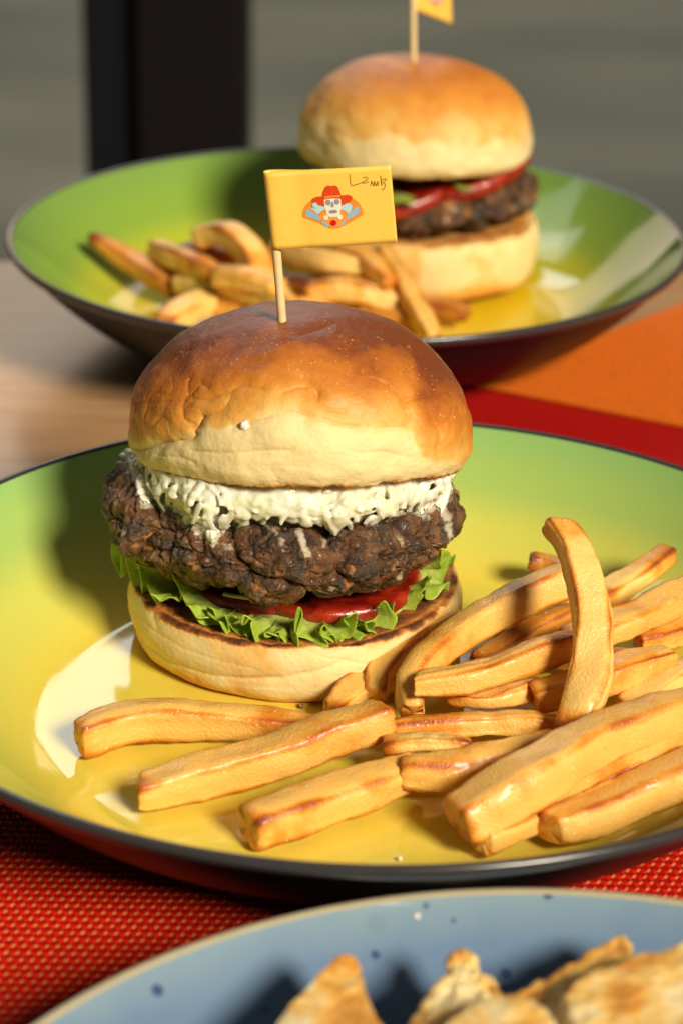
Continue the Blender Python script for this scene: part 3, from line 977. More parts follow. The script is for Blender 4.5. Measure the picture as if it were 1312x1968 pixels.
mk('patty', PG, PF[:, ::-1], M['patty'], bg, {'cream': film})
# white dressing lying on the patty and running down its front
keep = cov > 0
SG = pv + PN.reshape(-1, 3) * (0.22 * np.clip(cov * 1.4, 0, 1) ** 0.5 - 0.01)[:, None] + 0.0
SG = SG + PN.reshape(-1, 3) * (0.05 * fbm(pv, 2.4, 3, 12) * np.clip(cov, 0, 1))[:, None]
kf = keep[PF].all(1)
used = np.unique(PF[kf])
rem = np.full(len(pv), -1)
rem[used] = np.arange(len(used))
mk('white_dressing', SG[used], rem[PF[kf]][:, ::-1], M['sauce'], bg)
# shredded cabbage squeezed out between patty and bun
tq = np.radians(np.linspace(-178, -2, 620))
sq = np.linspace(0, 1, 70)[:, None]
lo = (0.5 + 0.5 * np.cos(tq + math.pi / 2))[None]
mass = 0.25 + 0.60 * lo ** 0.4 + 0.70 * noise(np.stack([np.cos(tq) * 4, np.sin(tq) * 4, 0 * tq], -1), 0.7, 5)[None]
rr_ = 3.3 + (0.25 + 0.75 * mass) * np.sin(sq * math.pi * 0.93) ** 0.7 + 0.75 * sq
zz_ = 7.55 - 0.15 * (1 - lo) - (0.55 + 0.75 * mass) * sq ** 1.2 + 0.2 * lo * (1 - sq)
SLW = np.stack([BC[0] - 0.1 + rr_ * np.cos(tq), BC[1] + rr_ * np.sin(tq), zz_ + 0 * rr_], -1)
SN = normals(SLW, False)
if (SN[30] * (SLW[30] - np.array((BC[0], BC[1], 6)))).sum() < 0:
    SN = -SN
lc = SLW - BC
wl = lc + 0.35 * np.stack([noise(lc, 0.9, 81), noise(lc, 0.9, 82), noise(lc, 0.9, 83)], -1)
st1 = wl @ np.array(((0.75, 0.25, 0), (0, 1, 0.5), (0.9, 0, 0.8)))
f1_, f2_ = worley(st1 * np.array((0.6, 1.0, 1.5)), 2.6, 84)
dd = 0.16 * fbm(lc, 1.3, 3, 88) + 0.10 * (np.clip(f2_ - f1_, 0, 0.5) - 0.2) + 0.03 * fbm(lc, 5, 3, 87)
slaw_sheet = (SLW + SN * dd[..., None]).reshape(-1, 3)
rs = np.random.RandomState(11)
ta = np.radians(np.linspace(-176, -4, 200))
pa = np.stack([BC[0] - 0.1 + 3.95 * np.cos(ta), BC[1] + 3.95 * np.sin(ta), 6.98 + 0.2 * (0.5 + 0.5 * np.cos(ta + math.pi / 2))], -1)
v, f = tube(pa, 0.46 + 0.10 * noise(pa, 0.8, 14), 24, None, flat=1.0)
v = v + 0.16 * np.stack([fbm(v, 1.1, 3, 15 + q) for q in range(3)], -1)
sh = [(v, f)]
def slaw_at(t, q):
    i = np.clip(q * 69, 0, 69).astype(int)
    j = np.clip((t + 178) / 176 * 619, 0, 619).astype(int)
    return slaw_sheet.reshape(70, 620, 3)[i, j], SN[i, j]


for k in range(250):
    t0 = -90 + 84 * rs.uniform(-1, 1)
    q0 = rs.uniform(0.25, 1.0)
    pt, nq = slaw_at(np.array([t0]), np.array([q0]))
    nq = nq[0]
    e = np.cross(nq, rs.normal(0, 1, 3))
    e /= np.linalg.norm(e)
    ln = rs.uniform(0.25, 1.0)
    u_ = np.linspace(-1, 1, 10)
    c_ = pt[0] + nq * rs.uniform(-0.03, 0.07) + e * (u_ * ln / 2)[:, None] + nq * (rs.uniform(-0.14, 0.05) * u_ ** 2)[:, None] + np.cross(e, nq) * (rs.normal(0, 0.12) * u_ ** 2)[:, None]
    w = rs.uniform(0.05, 0.17)
    rad = w * (0.75 + 0.25 * np.cos(u_ * 1.2)) * (1 + 0.2 * np.sin(u_ * rs.uniform(2, 6) + k))
    v, f = tube(c_, rad, 8, None, flat=rs.uniform(0.3, 0.7), ref=nq)
    v = v + 0.04 * np.stack([noise(v, 3.0, 60 + q) for q in range(3)], -1)
    sh.append((v, f))
for k in range(16):
    t0 = -90 + 74 * rs.uniform(-1, 1)
    u_ = np.linspace(0, 1, 16)
    pt, nq = slaw_at(t0 + rs.uniform(-9, 9) * u_, 0.55 + 0.45 * u_)
    c_ = np.apply_along_axis(lambda v_: np.convolve(np.pad(v_, 2, 'edge'), np.ones(5) / 5, 'valid'), 0, pt) + nq * 0.05
    c_[:, 2] -= rs.uniform(0.0, 0.28) * u_ ** 3
    v, f = tube(c_, rs.uniform(0.08, 0.15) * (1 - 0.35 * u_ ** 2), 8, None, flat=0.5, ref=nq.mean(0))
    v = v + 0.06 * np.stack([noise(v, 2.0, 90 + q) for q in range(3)], -1)
    sh.append((v, f))
V, F = join(sh)
o = mk('cabbage_slaw', V, F[:, ::-1], M['slaw'], bg)
mr = o.modifiers.new('merge', 'REMESH')
mr.mode, mr.voxel_size, mr.use_smooth_shade = 'VOXEL', 0.034 * S, True
ms = o.modifiers.new('soften', 'SMOOTH')
ms.factor, ms.iterations = 0.5, 3
o['kind'] = 'stuff'
# tomatoes, onion and lettuce under the patty
tomato(bg, (BC[0] + 1.0, BC[1] - 0.95, 3.18), 2.62, 0.50, 2, tilt=math.radians(3))
tomato(bg, (BC[0] - 1.1, BC[1] - 0.70, 3.10), 2.45, 0.58, 4, tilt=math.radians(2), roll=math.radians(2))
q = np.linspace(math.radians(-128), math.radians(-98), 24)
v, f = tube([(BC[0] + 3.25 * math.cos(a), BC[1] - 0.3 + 3.30 * math.sin(a) , 3.76 + 0.05 * math.sin(9 * a)) for a in q], 0.10, 10, None, flat=0.6)
mk('onion_slice', v, f[:, ::-1], M['onion'], bg)
zl = lambda th: 3.30 + 0.95 * np.abs(np.sin(0.5 * (th + math.pi / 2))) ** 1.6
rl = lambda th: 4.50 + 0.14 * np.sin(3 * th) + np.where(th < -math.pi / 2, 0.85, 0.2) * sstep(0.35, 0.9, np.abs(np.sin(0.5 * (th + math.pi / 2))))
lettuce(bg, (BC[0], BC[1], 0), -128, -6, 2.6, rl, 3.10, zl, 21, amp=0.58, freq=20)
lettuce(bg, (BC[0] - 0.05, BC[1], 0.06), -205, -118, 2.6, lambda th: rl(th) + 0.12, 3.14, lambda th: zl(th) + 0.05, 33, amp=0.54, freq=18, nt=480)
lettuce(bg, (BC[0], BC[1], 0.02), -112, -62, 2.4, 4.62, 3.08, 3.12, 45, amp=0.34, freq=22, nt=240)

# the far burger
B2 = np.array([2.05, 40.6, 0.0])
b2 = thing('burger', (B2[0], B2[1], 1.4), 'blurred burger with smooth tall bun and tomato slices on the far plate', 'burger')
top_bun(b2, (B2[0] - 0.05, B2[1], 6.45), 5.12, 4.42, math.radians(-5), math.radians(1.5), 17, nt=300, wr=0.25, expo=2.3)
bottom_bun(b2, (B2[0] + 0.25, B2[1], 1.45), 5.1, 2.5, 15, nt=300, burn=0.6)
G2, N2, F2, L2 = patty_grid((B2[0] + 0.6, B2[1] - 0.1, 3.85), 4.7, 2.3, 19, nt=300, roll=math.radians(-4), amp=1.8)
mk('patty', G2, F2[:, ::-1], M['patty'], b2, {'cream': np.zeros(G2.shape[0] * G2.shape[1])})
tomato(b2, (B2[0] - 1.2, B2[1] - 1.3, 5.30), 3.6, 0.75, 6, tilt=math.radians(6), roll=math.radians(-13))
tomato(b2, (B2[0] + 1.5, B2[1] - 0.7, 5.85), 3.5, 0.7, 7, tilt=math.radians(5), roll=math.radians(-15))
lettuce(b2, (B2[0], B2[1], 0), -150, -92, 3.0, 5.35, 5.9, 5.95, 61, amp=0.62, freq=7, nt=160, nr=24)
lettuce(b2, (B2[0], B2[1], 0), -70, -20, 3.0, 4.7, 6.4, 6.3, 62, amp=0.25, freq=9, nt=120, nr=24)


# ------------------------------------------------------------------ flags on picks
def flag_pick(base, tip, tl, tr, bl, label, drawing):
    t = thing('flag_pick', base, label, 'flag')
    base = np.array(base)
    tip = tl + (tr - tl) / np.linalg.norm(tr - tl) * 0.167 + (bl - tl) * 0.03      # the stick ends inside the fold of the paper
    ax = tip - base
    v, f = tube([base - ax * 0.35, base, base + ax * 0.5, tip], 0.125, 14, 16, ref=(0, 1, 0))
    mk('stick', v, f[:, ::-1], M['stick'], t)
    U, Vv = tr - tl, bl - tl
    wid, hei = np.linalg.norm(U), np.linalg.norm(Vv)
    u, w = U / wid, Vv / hei
    nrm = np.cross(u, w)
    if nrm[1] > 0:
        nrm = -nrm
    # folded paper: front sheet, bend round the stick, back sheet
    g = lambda x: 0.035 + 0.13 * (1 - sstep(0.15, 1.15, x)) + 0.012 * np.sin(x * 1.7)
    xs = np.linspace(wid, 0.17, 46)
    sec = [(x, float(g(x))) for x in xs]
    for a in np.linspace(math.pi / 2, 3 * math.pi / 2, 14)[1:-1]:
        sec.append((0.165 + 0.168 * math.cos(a), 0.166 * math.sin(a)))
    sec += [(x, -float(g(x))) for x in xs[::-1]]
    sec = np.array(sec)
    curl = lambda x: 0.13 * np.sin(2.6 * np.clip(np.asarray(x, float) / wid, 0, 1)) * np.clip(np.asarray(x, float) / wid * 3, 0, 1)
    sec[:, 1] += curl(sec[:, 0])
    rows = 16
    G = np.stack([tl + sec[:, :1] * u + sec[:, 1:2] * nrm + w * hei * k / (rows - 1) for k in range(rows)], 0)
    fl = mk('flag', G, grid_faces(rows, len(sec), False), M['paper'], t)
    sm = fl.modifiers.new('thick', 'SOLIDIFY')
    sm.thickness = 0.018 * S
    sm.offset = 0
    BASE[fl] = BASE[t]
    front = lambda a, b, lift: tl + u * (a * wid)[:, None] + w * (b * hei)[:, None] + nrm * (g(a * wid) + curl(a * wid) + 0.012 + lift)[:, None]
    drawing(fl, front)
    return t


def to_uv(x, y):
    """Position on the flag, 0..1 across and down."""
    x, y = np.asarray(x, float), np.asarray(y, float)
    a = (x - 110) / 1080.0
    for _ in range(4):
        top = 132 - 64 * a
        bot = 800 - 82 * a
        b = (y - top) / (bot - top)
        lft = 75 + 68 * b
        rgt = 1176 + 30 * b
        a = (x - lft) / (rgt - lft)
    return a, b


def draw_emblem(fl, front):
    lift = [0.002]

    def patch(name, pts, ink):
        p = np.array(pts, float)
        c = p.mean(0)
        rings = [c + (p - c) * k for k in (0.02, 0.35, 0.7, 1.0)]
        P = np.vstack(rings)
        a, b = to_uv(P[:, 0], P[:, 1])
        V = front(a, b, lift[0])
        lift[0] += 0.0016
        o = mk(name, V, grid_faces(4, len(p)), INK[ink], fl, smooth=False)
        return o

    def disc(name, x, y, r, ink, ry=None):
        th = np.linspace(0, 2 * math.pi, 20, endpoint=False)
        patch(name, np.stack([x + r * np.cos(th), y + (ry or r) * np.sin(th)], 1), ink)

    patch('emblem_fan', [(405, 490), (412, 445), (440, 400), (485, 362), (560, 345), (668, 335), (780, 340), (845, 345), (890, 378), (920, 430), (928, 482), (820, 545), (722, 596), (670, 606), (630, 600), (520, 550), (405, 512)], 'orange')
    patch('emblem_band', [(482, 432), (520, 402), (600, 396), (602, 442), (572, 452), (540, 482)], 'pale')
    patch('emblem_band', [(738, 412), (790, 382), (832, 398), (826, 440), (800, 476), (775, 450), (740, 436)], 'pale')
    patch('emblem_blade', [(446, 432), (472, 452), (558, 506), (562, 528), (548, 536), (438, 500)], 'blue')
    patch('emblem_blade', [(884, 404), (892, 462), (796, 524), (778, 520), (800, 478), (852, 430)], 'blue')
    patch('emblem_dome', [(550, 520), (560, 490), (590, 465), (640, 455), (700, 455), (750, 465), (780, 490), (790, 515), (740, 570), (670, 600), (610, 575)], 'deep')
    patch('emblem_bar', [(570, 538), (580, 538), (628, 572), (630, 584), (616, 590), (566, 556)], 'blue')
    patch('emblem_bar', [(714, 576), (768, 530), (776, 532), (770, 552), (728, 582)], 'blue')
    patch('emblem_brim', [(484, 370), (494, 346), (530, 330), (580, 326), (660, 330), (740, 316), (800, 312), (832, 322), (839, 345), (815, 372), (770, 392), (735, 398), (665, 380), (595, 412), (545, 402), (505, 386)], 'hat')
    patch('emblem_crown', [(578, 338), (584, 292), (608, 244), (630, 232), (660, 238), (690, 230), (714, 244), (730, 280), (742, 318), (736, 332), (660, 336), (600, 346)], 'hat')
    patch('emblem_hatband', [(598, 328), (660, 318), (732, 316), (736, 330), (660, 333), (600, 343)], 'band')
    patch('emblem_skull', [(594, 356), (620, 348), (680, 342), (736, 346), (740, 400), (738, 432), (730, 452), (728, 482), (700, 502), (640, 502), (616, 482), (610, 455), (600, 430)], 'bone')
    disc('emblem_eye', 628, 378, 25, 'grey')
    disc('emblem_eye', 703, 371, 24, 'grey')
    patch('emblem_nose', [(650, 412), (655, 388), (665, 362), (677, 388), (680, 410), (665, 420)], 'grey')
    patch('emblem_mouth', [(632, 456), (645, 445), (672, 440), (698, 442), (708, 452), (700, 466), (672, 470), (642, 470)], 'mauve')
    disc('emblem_knob', 608, 508, 21, 'bone')
    disc('emblem_knob', 726, 500, 22, 'bone')
    disc('emblem_ball', 516, 402, 23, 'pale')
    disc('emblem_dot', 671, 551, 25, 'red')
    for name, pts in (('letter_l', [(822, 138), (822, 185), (832, 232), (872, 226), (915, 212)]),
                      ('letter_a', [(928, 172), (962, 164), (972, 182), (926, 206), (934, 213), (982, 204)]),
                      ('letter_m', [(998, 240), (1004, 198), (1014, 218), (1024, 238), (1030, 198), (1044, 238), (1058, 200), (1062, 236)]),
                      ('letter_b', [(1084, 152), (1090, 200), (1094, 238), (1088, 192), (1126, 180), (1128, 192), (1104, 208), (1122, 226), (1112, 262), (1090, 270)])):
        p = smooth_path(pts, 40)
        T = np.gradient(p, axis=0)
        T /= np.linalg.norm(T, axis=1, keepdims=True) + 1e-9
        Nn = np.stack([-T[:, 1], T[:, 0]], 1) * 4.0
        P = np.concatenate([p - Nn, p + Nn], 0)
        a, b = to_uv(P[:, 0], P[:, 1])
        V = front(a, b, 0.004)
        n = len(p)
        F = np.stack([np.arange(n - 1), np.arange(1, n), np.arange(1, n) + n, np.arange(n - 1) + n], 1)
        mk(name, V, F, INK['pen'], fl, smooth=False)


FY = 3.9
flag_pick(at(541, 600, Y=FY), at(511, 328, Y=FY - 0.1), at(507, 330, Y=FY), at(750, 316, Y=FY), at(523, 477, Y=FY),
          'yellow paper flag with a skull in a red hat and handwriting, in the near bun', draw_emblem)
FY2 = 39.6
flag_pick(at(794, 112, Y=FY2), at(793, -95, Y=FY2), at(788, -75, Y=FY2 + 0.2), at(862, -45, Y=FY2 + 2.2), at(791, 18, Y=FY2 + 0.2),
          'yellow flag cut off by the top of the picture, in the far bun', draw_emblem)


# ------------------------------------------------------------------ fries
def fry(pts, w, h, label, seed, mat='fry', twist=0.0, roll=0.0, taper=(1, 1), slant=0.0, base_c=(0, 0), group='fries on the near plate', expo=4.1, seg=44, bend=None):
    rq = random.Random(seed)
    w, h = w * 0.96, h * 0.96
    twist, roll, slant = twist + rq.uniform(-0.35, 0.35), roll + rq.uniform(-0.12, 0.12), slant + rq.uniform(-0.25, 0.25)
    P = smooth_path([at(x, y, Z=z) for x, y, z in pts], seg)
    L = np.concatenate([[0], np.cumsum(np.linalg.norm(np.diff(P, axis=0), axis=1))])
    tot = L[-1]
    # fine rings near both ends, so that the cut ends have rounded edges
    s = np.concatenate([tot * 0 + np.array((0.0, 0.012, 0.035, 0.07, 0.12, 0.2)), np.linspace(0.3, tot - 0.3, seg), tot - np.array((0.2, 0.12, 0.07, 0.035, 0.012, 0.0))])
    C = np.stack([np.interp(s, L, P[:, k]) for k in range(3)], 1)
    T = np.gradient(C, s, axis=0)
    T /= np.linalg.norm(T, axis=1, keepdims=True)
    A = np.cross(T, (0, 0, 1.0))
    A /= np.linalg.norm(A, axis=1, keepdims=True)
    B = np.cross(A, T)
    tt = s / tot
    ang = roll + twist * tt
    A2 = A * np.cos(ang)[:, None] + B * np.sin(ang)[:, None]
    B2_ = -A * np.sin(ang)[:, None] + B * np.cos(ang)[:, None]
    e = np.minimum(s, tot - s)
    ec = np.clip(e / 0.24, 0, 1)
    cap = 0.80 + 0.20 * np.sqrt(1 - (1 - ec) ** 2)
    sc = (taper[0] + (taper[1] - taper[0]) * tt) * cap
    n = 36
    th = np.linspace(0, 2 * math.pi, n, endpoint=False)
    cx = np.sign(np.cos(th)) * np.abs(np.cos(th)) ** (2 / expo)
    cy = np.sign(np.sin(th)) * np.abs(np.sin(th)) ** (2 / expo)
    cap = cap * (1 - 0.16 * np.exp(-(e / 0.9) ** 2) * (0.5 + rq.random()))
    sc = (taper[0] + (taper[1] - taper[0]) * tt) * cap
    wob = 1 + 0.16 * noise(np.stack([tt * tot * 0.5, 0 * tt, 0 * tt], 1), 1.0, seed)
    G = C[:, None] + (w / 2 * sc * wob)[:, None, None] * cx[None, :, None] * A2[:, None] + (h / 2 * sc / wob)[:, None, None] * cy[None, :, None] * B2_[:, None]
    # sloping cut at the ends
    endw = np.exp(-(e / 0.5) ** 2) * np.where(tt < 0.5, -1, 1)
    G = G + T[:, None] * (slant * endw)[:, None, None] * cx[None, :, None] * w / 2
    G = np.concatenate([C[:1, None] + 0 * G[:1], G, C[-1:, None] + 0 * G[-1:]], 0)
    cn = np.concatenate([cx[None] * 0, np.repeat((np.abs(2 * np.cos(th) * np.sin(th)) ** 3.5)[None], len(s), 0), cx[None] * 0], 0)
    en = np.concatenate([[1.0], np.exp(-(e / 0.28) ** 2), [1.0]])[:, None] * np.ones((1, n))
    N = normals(G)
    if (N[len(s) // 2] * (G[len(s) // 2] - C[len(s) // 2])).sum() < 0:
        N = -N
    N[0] = N[-1] = 0
    d = 0.08 * fbm(G, 0.8, 3, seed) + 0.020 * fbm(G, 3.0, 3, seed + 3)
    # long shallow furrows along the faces, as fried potato shrinks
    fur = noise(np.stack([np.repeat(tt[:, None] * 1.3, n, 1), np.repeat(cx[None] * 1.6, len(s), 0), np.repeat(cy[None] * 1.6, len(s), 0)], -1), 1.3, seed + 8)
    d[1:-1] += 0.07 * fur
    d[1:-1] -= 0.05 * (1 - np.abs(cx) ** 4 * np.abs(cy) ** 4)[None] * np.sin(np.pi * tt)[:, None] * 0.7
    G = G + N * d[..., None]
    brown = np.clip(0.62 * cn * (0.8 + 0.7 * noise(G, 0.7, seed + 4)) + 0.55 * en * (0.5 + 0.8 * noise(G, 1.1, seed + 5)) + 0.44 * fbm(G, 0.5, 2, seed + 6) + rq.uniform(-0.06, 0.06), -0.3, 1)
    F = grid_faces(len(s) + 2, n)
    o = mk('french_fry', G, F[:, ::-1] if np.cross(A2[0], B2_[0]) @ T[0] < 0 else F, M[mat], None, {'brown': brown}, base=(C[:, 0].mean(), C[:, 1].mean(), G[..., 2].min()))
    tag(o, label, 'french fry', group)
    return o


FR = [
    # pixels and heights along the middle of each fry, width, thickness
    ([(152, 1420, 1.75), (250, 1388, 1.8), (390, 1385, 1.8), (510, 1392, 1.75), (610, 1398, 1.7)], 1.15, 1.25, 'leftmost fry, lying alone before the burger\'s bottom bun', dict(taper=(1.02, 0.72), roll=0.1)),
    ([(268, 1522, 1.75), (400, 1490, 1.85), (520, 1458, 2.0), (640, 1412, 2.3), (738, 1378, 2.6)], 1.2, 1.12, 'long fry with square blunt end, slanting up from the plate\'s lower left', dict(taper=(0.95, 1.1), roll=-0.12, twist=0.35)),
    ([(478, 1590, 1.8), (590, 1550, 1.85), (700, 1510, 1.9), (800, 1478, 1.9)], 1.25, 1.2, 'thick fry with pale square end nearest the plate\'s front rim, left of the heap', dict(taper=(1.05, 0.9), roll=0.08)),
    ([(768, 1482, 2.15), (860, 1482, 2.15), (960, 1462, 2.2), (1060, 1430, 2.2)], 1.1, 1.15, 'plump short fry with rounded end in the middle front of the heap', dict(taper=(1.0, 0.9), expo=3.2)),
    ([(740, 1432, 2.3), (820, 1424, 2.5), (900, 1436, 2.4)], 0.75, 0.55, 'small pale fry lying on the plump short one', dict(mat='fry_pale', expo=3.0)),
    ([(740, 1402, 2.2), (880, 1392, 2.3), (980, 1390, 2.3), (1080, 1398, 2.2)], 0.85, 0.75, 'golden fry lying level in the middle of the heap, behind the small pale one', dict(taper=(0.9, 0.9))),
    ([(878, 1580, 2.15), (1000, 1510, 2.7), (1150, 1422, 3.0), (1340, 1352, 3.2)], 1.35, 1.3, 'big pale fry across the front right of the heap', dict(taper=(1.15, 0.85), roll=0.15, twist=-0.2)),
    ([(925, 1618, 1.8), (1080, 1540, 1.9), (1200, 1478, 2.2), (1340, 1420, 2.5)], 1.0, 1.0, 'fry squeezed below the big pale one at front right', dict(taper=(0.8, 0.9))),
    ([(1052, 1592, 1.9), (1160, 1556, 1.95), (1260, 1510, 2.2), (1350, 1462, 2.6)], 1.45, 1.25, 'amber glossy fry lowest at the right, close to the plate\'s rim', dict(taper=(0.9, 1.05), roll=0.1, expo=3.6)),
    ([(1072, 1008, 6.5), (1110, 1070, 6.0), (1136, 1180, 4.9), (1132, 1290, 3.8), (1100, 1400, 2.7)], 1.22, 0.85, 'long curved fry standing upright over the others at right', dict(mat='fry_pale', taper=(0.92, 1.0), roll=0.0, slant=0.25)),
    ([(792, 1370, 2.2), (790, 1310, 2.7), (860, 1235, 3.2), (980, 1160, 3.6), (1100, 1108, 3.9)], 1.15, 1.1, 'long bent fry running from the burger\'s foot up behind the upright one', dict(taper=(0.8, 1.0))),
    ([(722, 1335, 1.9), (735, 1290, 2.2), (790, 1235, 2.5), (880, 1190, 2.6)], 0.95, 0.9, 'brown bent fry touching the bottom bun', dict(mat='fry', taper=(0.85, 0.9))),
    ([(636, 1372, 1.7), (690, 1325, 1.8), (760, 1300, 1.8)], 1.0, 0.9, 'short fry end peeping out between burger and square-ended fry', dict()),
    ([(798, 1316, 3.1), (900, 1302, 3.2), (1000, 1272, 3.4), (1110, 1232, 3.6)], 0.95, 0.95, 'straight fry pointing at the burger\'s lettuce, below the long bent one', dict(taper=(0.75, 1.0))),
    ([(1090, 1232, 3.2), (1190, 1200, 3.3), (1340, 1128, 3.5)], 1.05, 0.95, 'fry leaving the picture at right, level with the bottom bun\'s top', dict()),
    ([(1090, 1190, 2.6), (1180, 1135, 2.9), (1250, 1085, 3.2), (1284, 1062, 3.3)], 1.1, 0.9, 'pale fry with browned rounded tip, farthest back at right', dict(taper=(1.0, 0.75), expo=3.2, mat='fry_pale')),
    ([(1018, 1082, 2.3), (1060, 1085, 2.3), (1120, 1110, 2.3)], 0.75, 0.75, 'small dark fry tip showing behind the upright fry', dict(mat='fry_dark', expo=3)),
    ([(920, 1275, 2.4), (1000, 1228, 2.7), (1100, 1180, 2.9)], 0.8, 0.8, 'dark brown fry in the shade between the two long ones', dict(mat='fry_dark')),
    ([(860, 1338, 2.5), (940, 1345, 2.5), (1040, 1318, 2.6)], 0.75, 0.6, 'thin fry edge showing under the straight fry', dict()),
    ([(1026, 1340, 2.6), (1150, 1308, 2.9), (1288, 1264, 3.1)], 1.1, 1.05, 'stubby fry with a dark spot on its end, right of the upright fry', dict(taper=(0.95, 1.0), mat='fry')),
    ([(1200, 1370, 2.3), (1270, 1320, 2.6), (1350, 1275, 2.8)], 1.1, 0.9, 'pale fry at the right edge just above the big pale one', dict(mat='fry_pale')),
    ([(1225, 1235, 2.5), (1290, 1215, 2.5), (1360, 1190, 2.6)], 1.0, 0.9, 'fry at the right edge above the stubby one', dict()),
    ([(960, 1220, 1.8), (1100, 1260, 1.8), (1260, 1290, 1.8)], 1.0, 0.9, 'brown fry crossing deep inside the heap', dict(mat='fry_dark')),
]
for i, (pts, w, h, lab, kw) in enumerate(FR):
    fry(pts, w, h, lab, 100 + i * 7, **kw)

FR2 = [
    ([(180, 455, 3.4), (250, 500, 2.6), (345, 552, 2.0)], 1.45, 1.1, 'dark-tipped fry farthest left on the far plate', dict(mat='fry_dark', taper=(0.6, 1.05))),
    ([(385, 455, 4.2), (440, 450, 4.6), (490, 500, 4.0), (515, 565, 3.0)], 1.25, 1.1, 'arched pale fry highest in the far heap', dict(mat='fry_pale')),
    ([(310, 510, 2.6), (380, 485, 3.2), (460, 500, 3.3)], 1.2, 1.1, 'brownish fry under the arched one on the far plate', dict(mat='fry_dark')),
    ([(350, 545, 2.3), (430, 545, 2.8), (560, 590, 3.0)], 1.35, 1.15, 'pale fry crossing the middle of the far heap', dict(mat='fry_pale')),
    ([(315, 625, 2.0), (370, 590, 2.2), (430, 570, 2.2)], 1.3, 1.1, 'pale fry end nearest the front rim of the far plate', dict(mat='fry_pale')),
    ([(535, 478, 3.3), (610, 500, 3.6), (720, 520, 3.6)], 1.35, 1.1, 'wide pale fry showing under the flag', dict(mat='fry_pale')),
    ([(735, 480, 3.8), (780, 555, 3.2), (832, 648, 2.2)], 0.85, 0.9, 'thin fry sloping down before the far burger', dict()),
    ([(770, 585, 2.0), (830, 590, 2.0), (898, 600, 2.0)], 1.0, 0.9, 'brown short fry right of the far heap', dict(mat='fry_dark')),
    ([(590, 560, 2.8), (680, 560, 3.0), (770, 585, 2.6)], 1.3, 1.1, 'broad pale fry right above the near bun', dict(mat='fry_pale')),
    ([(430, 590, 2.0), (520, 600, 2.2), (640, 600, 2.2)], 1.2, 1.1, 'golden fry low in the far heap, behind the near bun', dict()),
    ([(470, 540, 2.0), (560, 550, 2.0), (650, 590, 2.0)], 1.2, 1.1, 'brown fry lowest in the far heap', dict(mat='fry_dark')),
]
FR2 += [
    ([(300, 478, 3.0), (350, 500, 3.2), (420, 530, 3.2)], 1.15, 1.0, 'golden fry between the dark-tipped and the arched one on the far plate', dict()),
    ([(415, 530, 3.4), (470, 535, 3.6), (540, 555, 3.5)], 1.1, 1.0, 'golden fry left of the flag stick in the far heap', dict()),
    ([(640, 470, 3.9), (700, 500, 3.9), (750, 540, 3.6)], 1.1, 1.0, 'golden fry just below the flag\'s lower right corner', dict()),
    ([(690, 600, 2.2), (760, 612, 2.2), (830, 625, 2.0)], 1.0, 0.9, 'brown fry at the front right of the far heap', dict(mat='fry_dark')),
]
for i, (pts, w, h, lab, kw) in enumerate(FR2):
    fry(pts, w, h, lab, 400 + i * 7, group='fries on the far plate', **kw)


# ------------------------------------------------------------------ browned bread on the blue plate
def chunk(outline, z, thick, label, seed, tilt=0.0, roll=0.0, crumbly=0.0):
    p = np.array([at(x, y, Z=z)[:2] for x, y in outline])
    c = p.mean(0)
    q = smooth_path(np.vstack([p, p[:1]]), 121)[:-1]
    rows = []
    prof = [(0.02, 0.5), (0.4, 0.5), (0.75, 0.5), (0.92, 0.49), (0.975, 0.44), (1.0, 0.34), (1.01, 0.1), (1.01, -0.1), (1.0, -0.34), (0.97, -0.46), (0.7, -0.5), (0.02, -0.5)]
    prof2 = []
    for a, b in zip(prof[:-1], prof[1:]):
        for k in range(5):
            prof2.append((a[0] + (b[0] - a[0]) * k / 5, a[1] + (b[1] - a[1]) * k / 5))
    prof2.append(prof[-1])
    for s, h in prof2:
        xy = c + (q - c) * s
        rows.append(np.column_stack([xy, np.full(len(q), z - thick / 2 + h * thick)]))
    G = np.array(rows)
    cc = np.array([c[0], c[1], z - thick / 2])
    G = rot_y(rot_x(G, cc, tilt), cc, roll)
    N = normals(G)
    mid = len(prof2) // 2
    if (N[mid] * (G[mid] - cc)).sum() < 0:
        N = -N
    d = 0.10 * fbm(G, 0.7, 3, seed) + (0.025 + 0.10 * crumbly) * fbm(G, 3.2, 4, seed + 3)
    G = G + N * d[..., None]
    k = np.repeat(np.array([s * (h > 0.4) for s, h in prof2])[:, None], len(q), 1)
    o = mk('bread_piece', G, grid_faces(len(prof2), len(q))[:, ::-1], M['bread'], None, {'brown': k}, base=(c[0], c[1], G[..., 2].min()))
    return tag(o, label, 'bread', 'bread pieces on the blue plate')


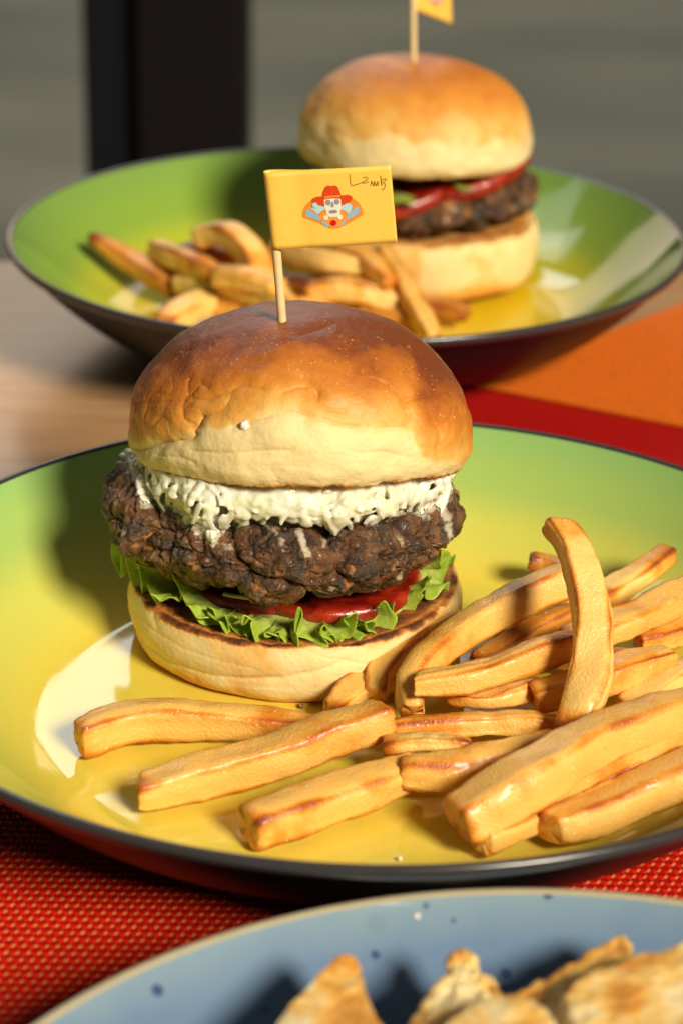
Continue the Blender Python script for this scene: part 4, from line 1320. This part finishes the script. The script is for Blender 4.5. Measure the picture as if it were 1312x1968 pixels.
chunk([(500, 1990), (560, 1915), (625, 1858), (655, 1838), (685, 1842), (702, 1880), (722, 1940), (735, 1990)], 4.3, 1.5, 'browned bread wedge with a narrow blunt tip, leftmost on the blue plate', 5, tilt=math.radians(5))
chunk([(765, 1985), (810, 1920), (850, 1860), (868, 1830), (905, 1828), (925, 1862), (952, 1878), (960, 1985)], 4.0, 1.5, 'torn white bread piece with ragged top, second from left on the blue plate', 9, tilt=math.radians(5), crumbly=1.3)
chunk([(840, 1995), (930, 1930), (1020, 1890), (1110, 1845), (1178, 1802), (1206, 1800), (1212, 1835), (1150, 1880), (1080, 1990)], 3.9, 1.4, 'long crusty bread strip in the middle of the blue plate', 14, tilt=math.radians(4), crumbly=0.9)
chunk([(1072, 1905), (1110, 1876), (1180, 1850), (1260, 1824), (1345, 1808), (1420, 1860), (1420, 2010), (1130, 2010), (1090, 1960)], 4.6, 1.7, 'big bread piece browned on top, at the right edge of the blue plate', 23, tilt=math.radians(3))
chunk([(826, 2010), (850, 1962), (905, 1928), (980, 1912), (1040, 1935), (1075, 1985), (1060, 2040)], 4.6, 1.4, 'bread piece with golden crust at the bottom edge of the picture', 31, tilt=math.radians(3))


# ------------------------------------------------------------------ crumbs and salt
def crumb(px, py, Z=None, Y=None, r=0.1, label='', seed=0, mat='crumb'):
    p = at(px, py, Z=Z, Y=Y)
    th = np.linspace(0, 2 * math.pi, 12, endpoint=False)
    ph = np.linspace(0.05, math.pi - 0.05, 8)
    G = np.stack([np.sin(ph)[:, None] * np.cos(th), np.sin(ph)[:, None] * np.sin(th), np.cos(ph)[:, None] * np.ones(12)], -1)
    G = p + G * r * (1 + 0.55 * noise(G, 1.6, seed)[..., None])
    o = mk('crumb', G, grid_faces(8, 12), M[mat], None, base=p)
    return tag(o, label, 'crumb')


CV = snap(TG, TN, [(470, 818), (471, 818)])[0]
crumb(470, 818, Y=CV[1] - 0.03, r=0.13, label='white crumb stuck to the pale side of the near top bun', seed=3)
crumb(768, 1650, Z=1.25, r=0.06, label='tiny white crumb on the yellow glaze at the plate\'s front', seed=5)
crumb(800, 1761, Z=4.2, r=0.075, label='bright white crumb on the far wall of the blue plate', seed=8)
crumb(578, 1357, Z=1.22, r=0.08, label='dark brown crumb on the plate in front of the bottom bun', seed=9, mat='patty')
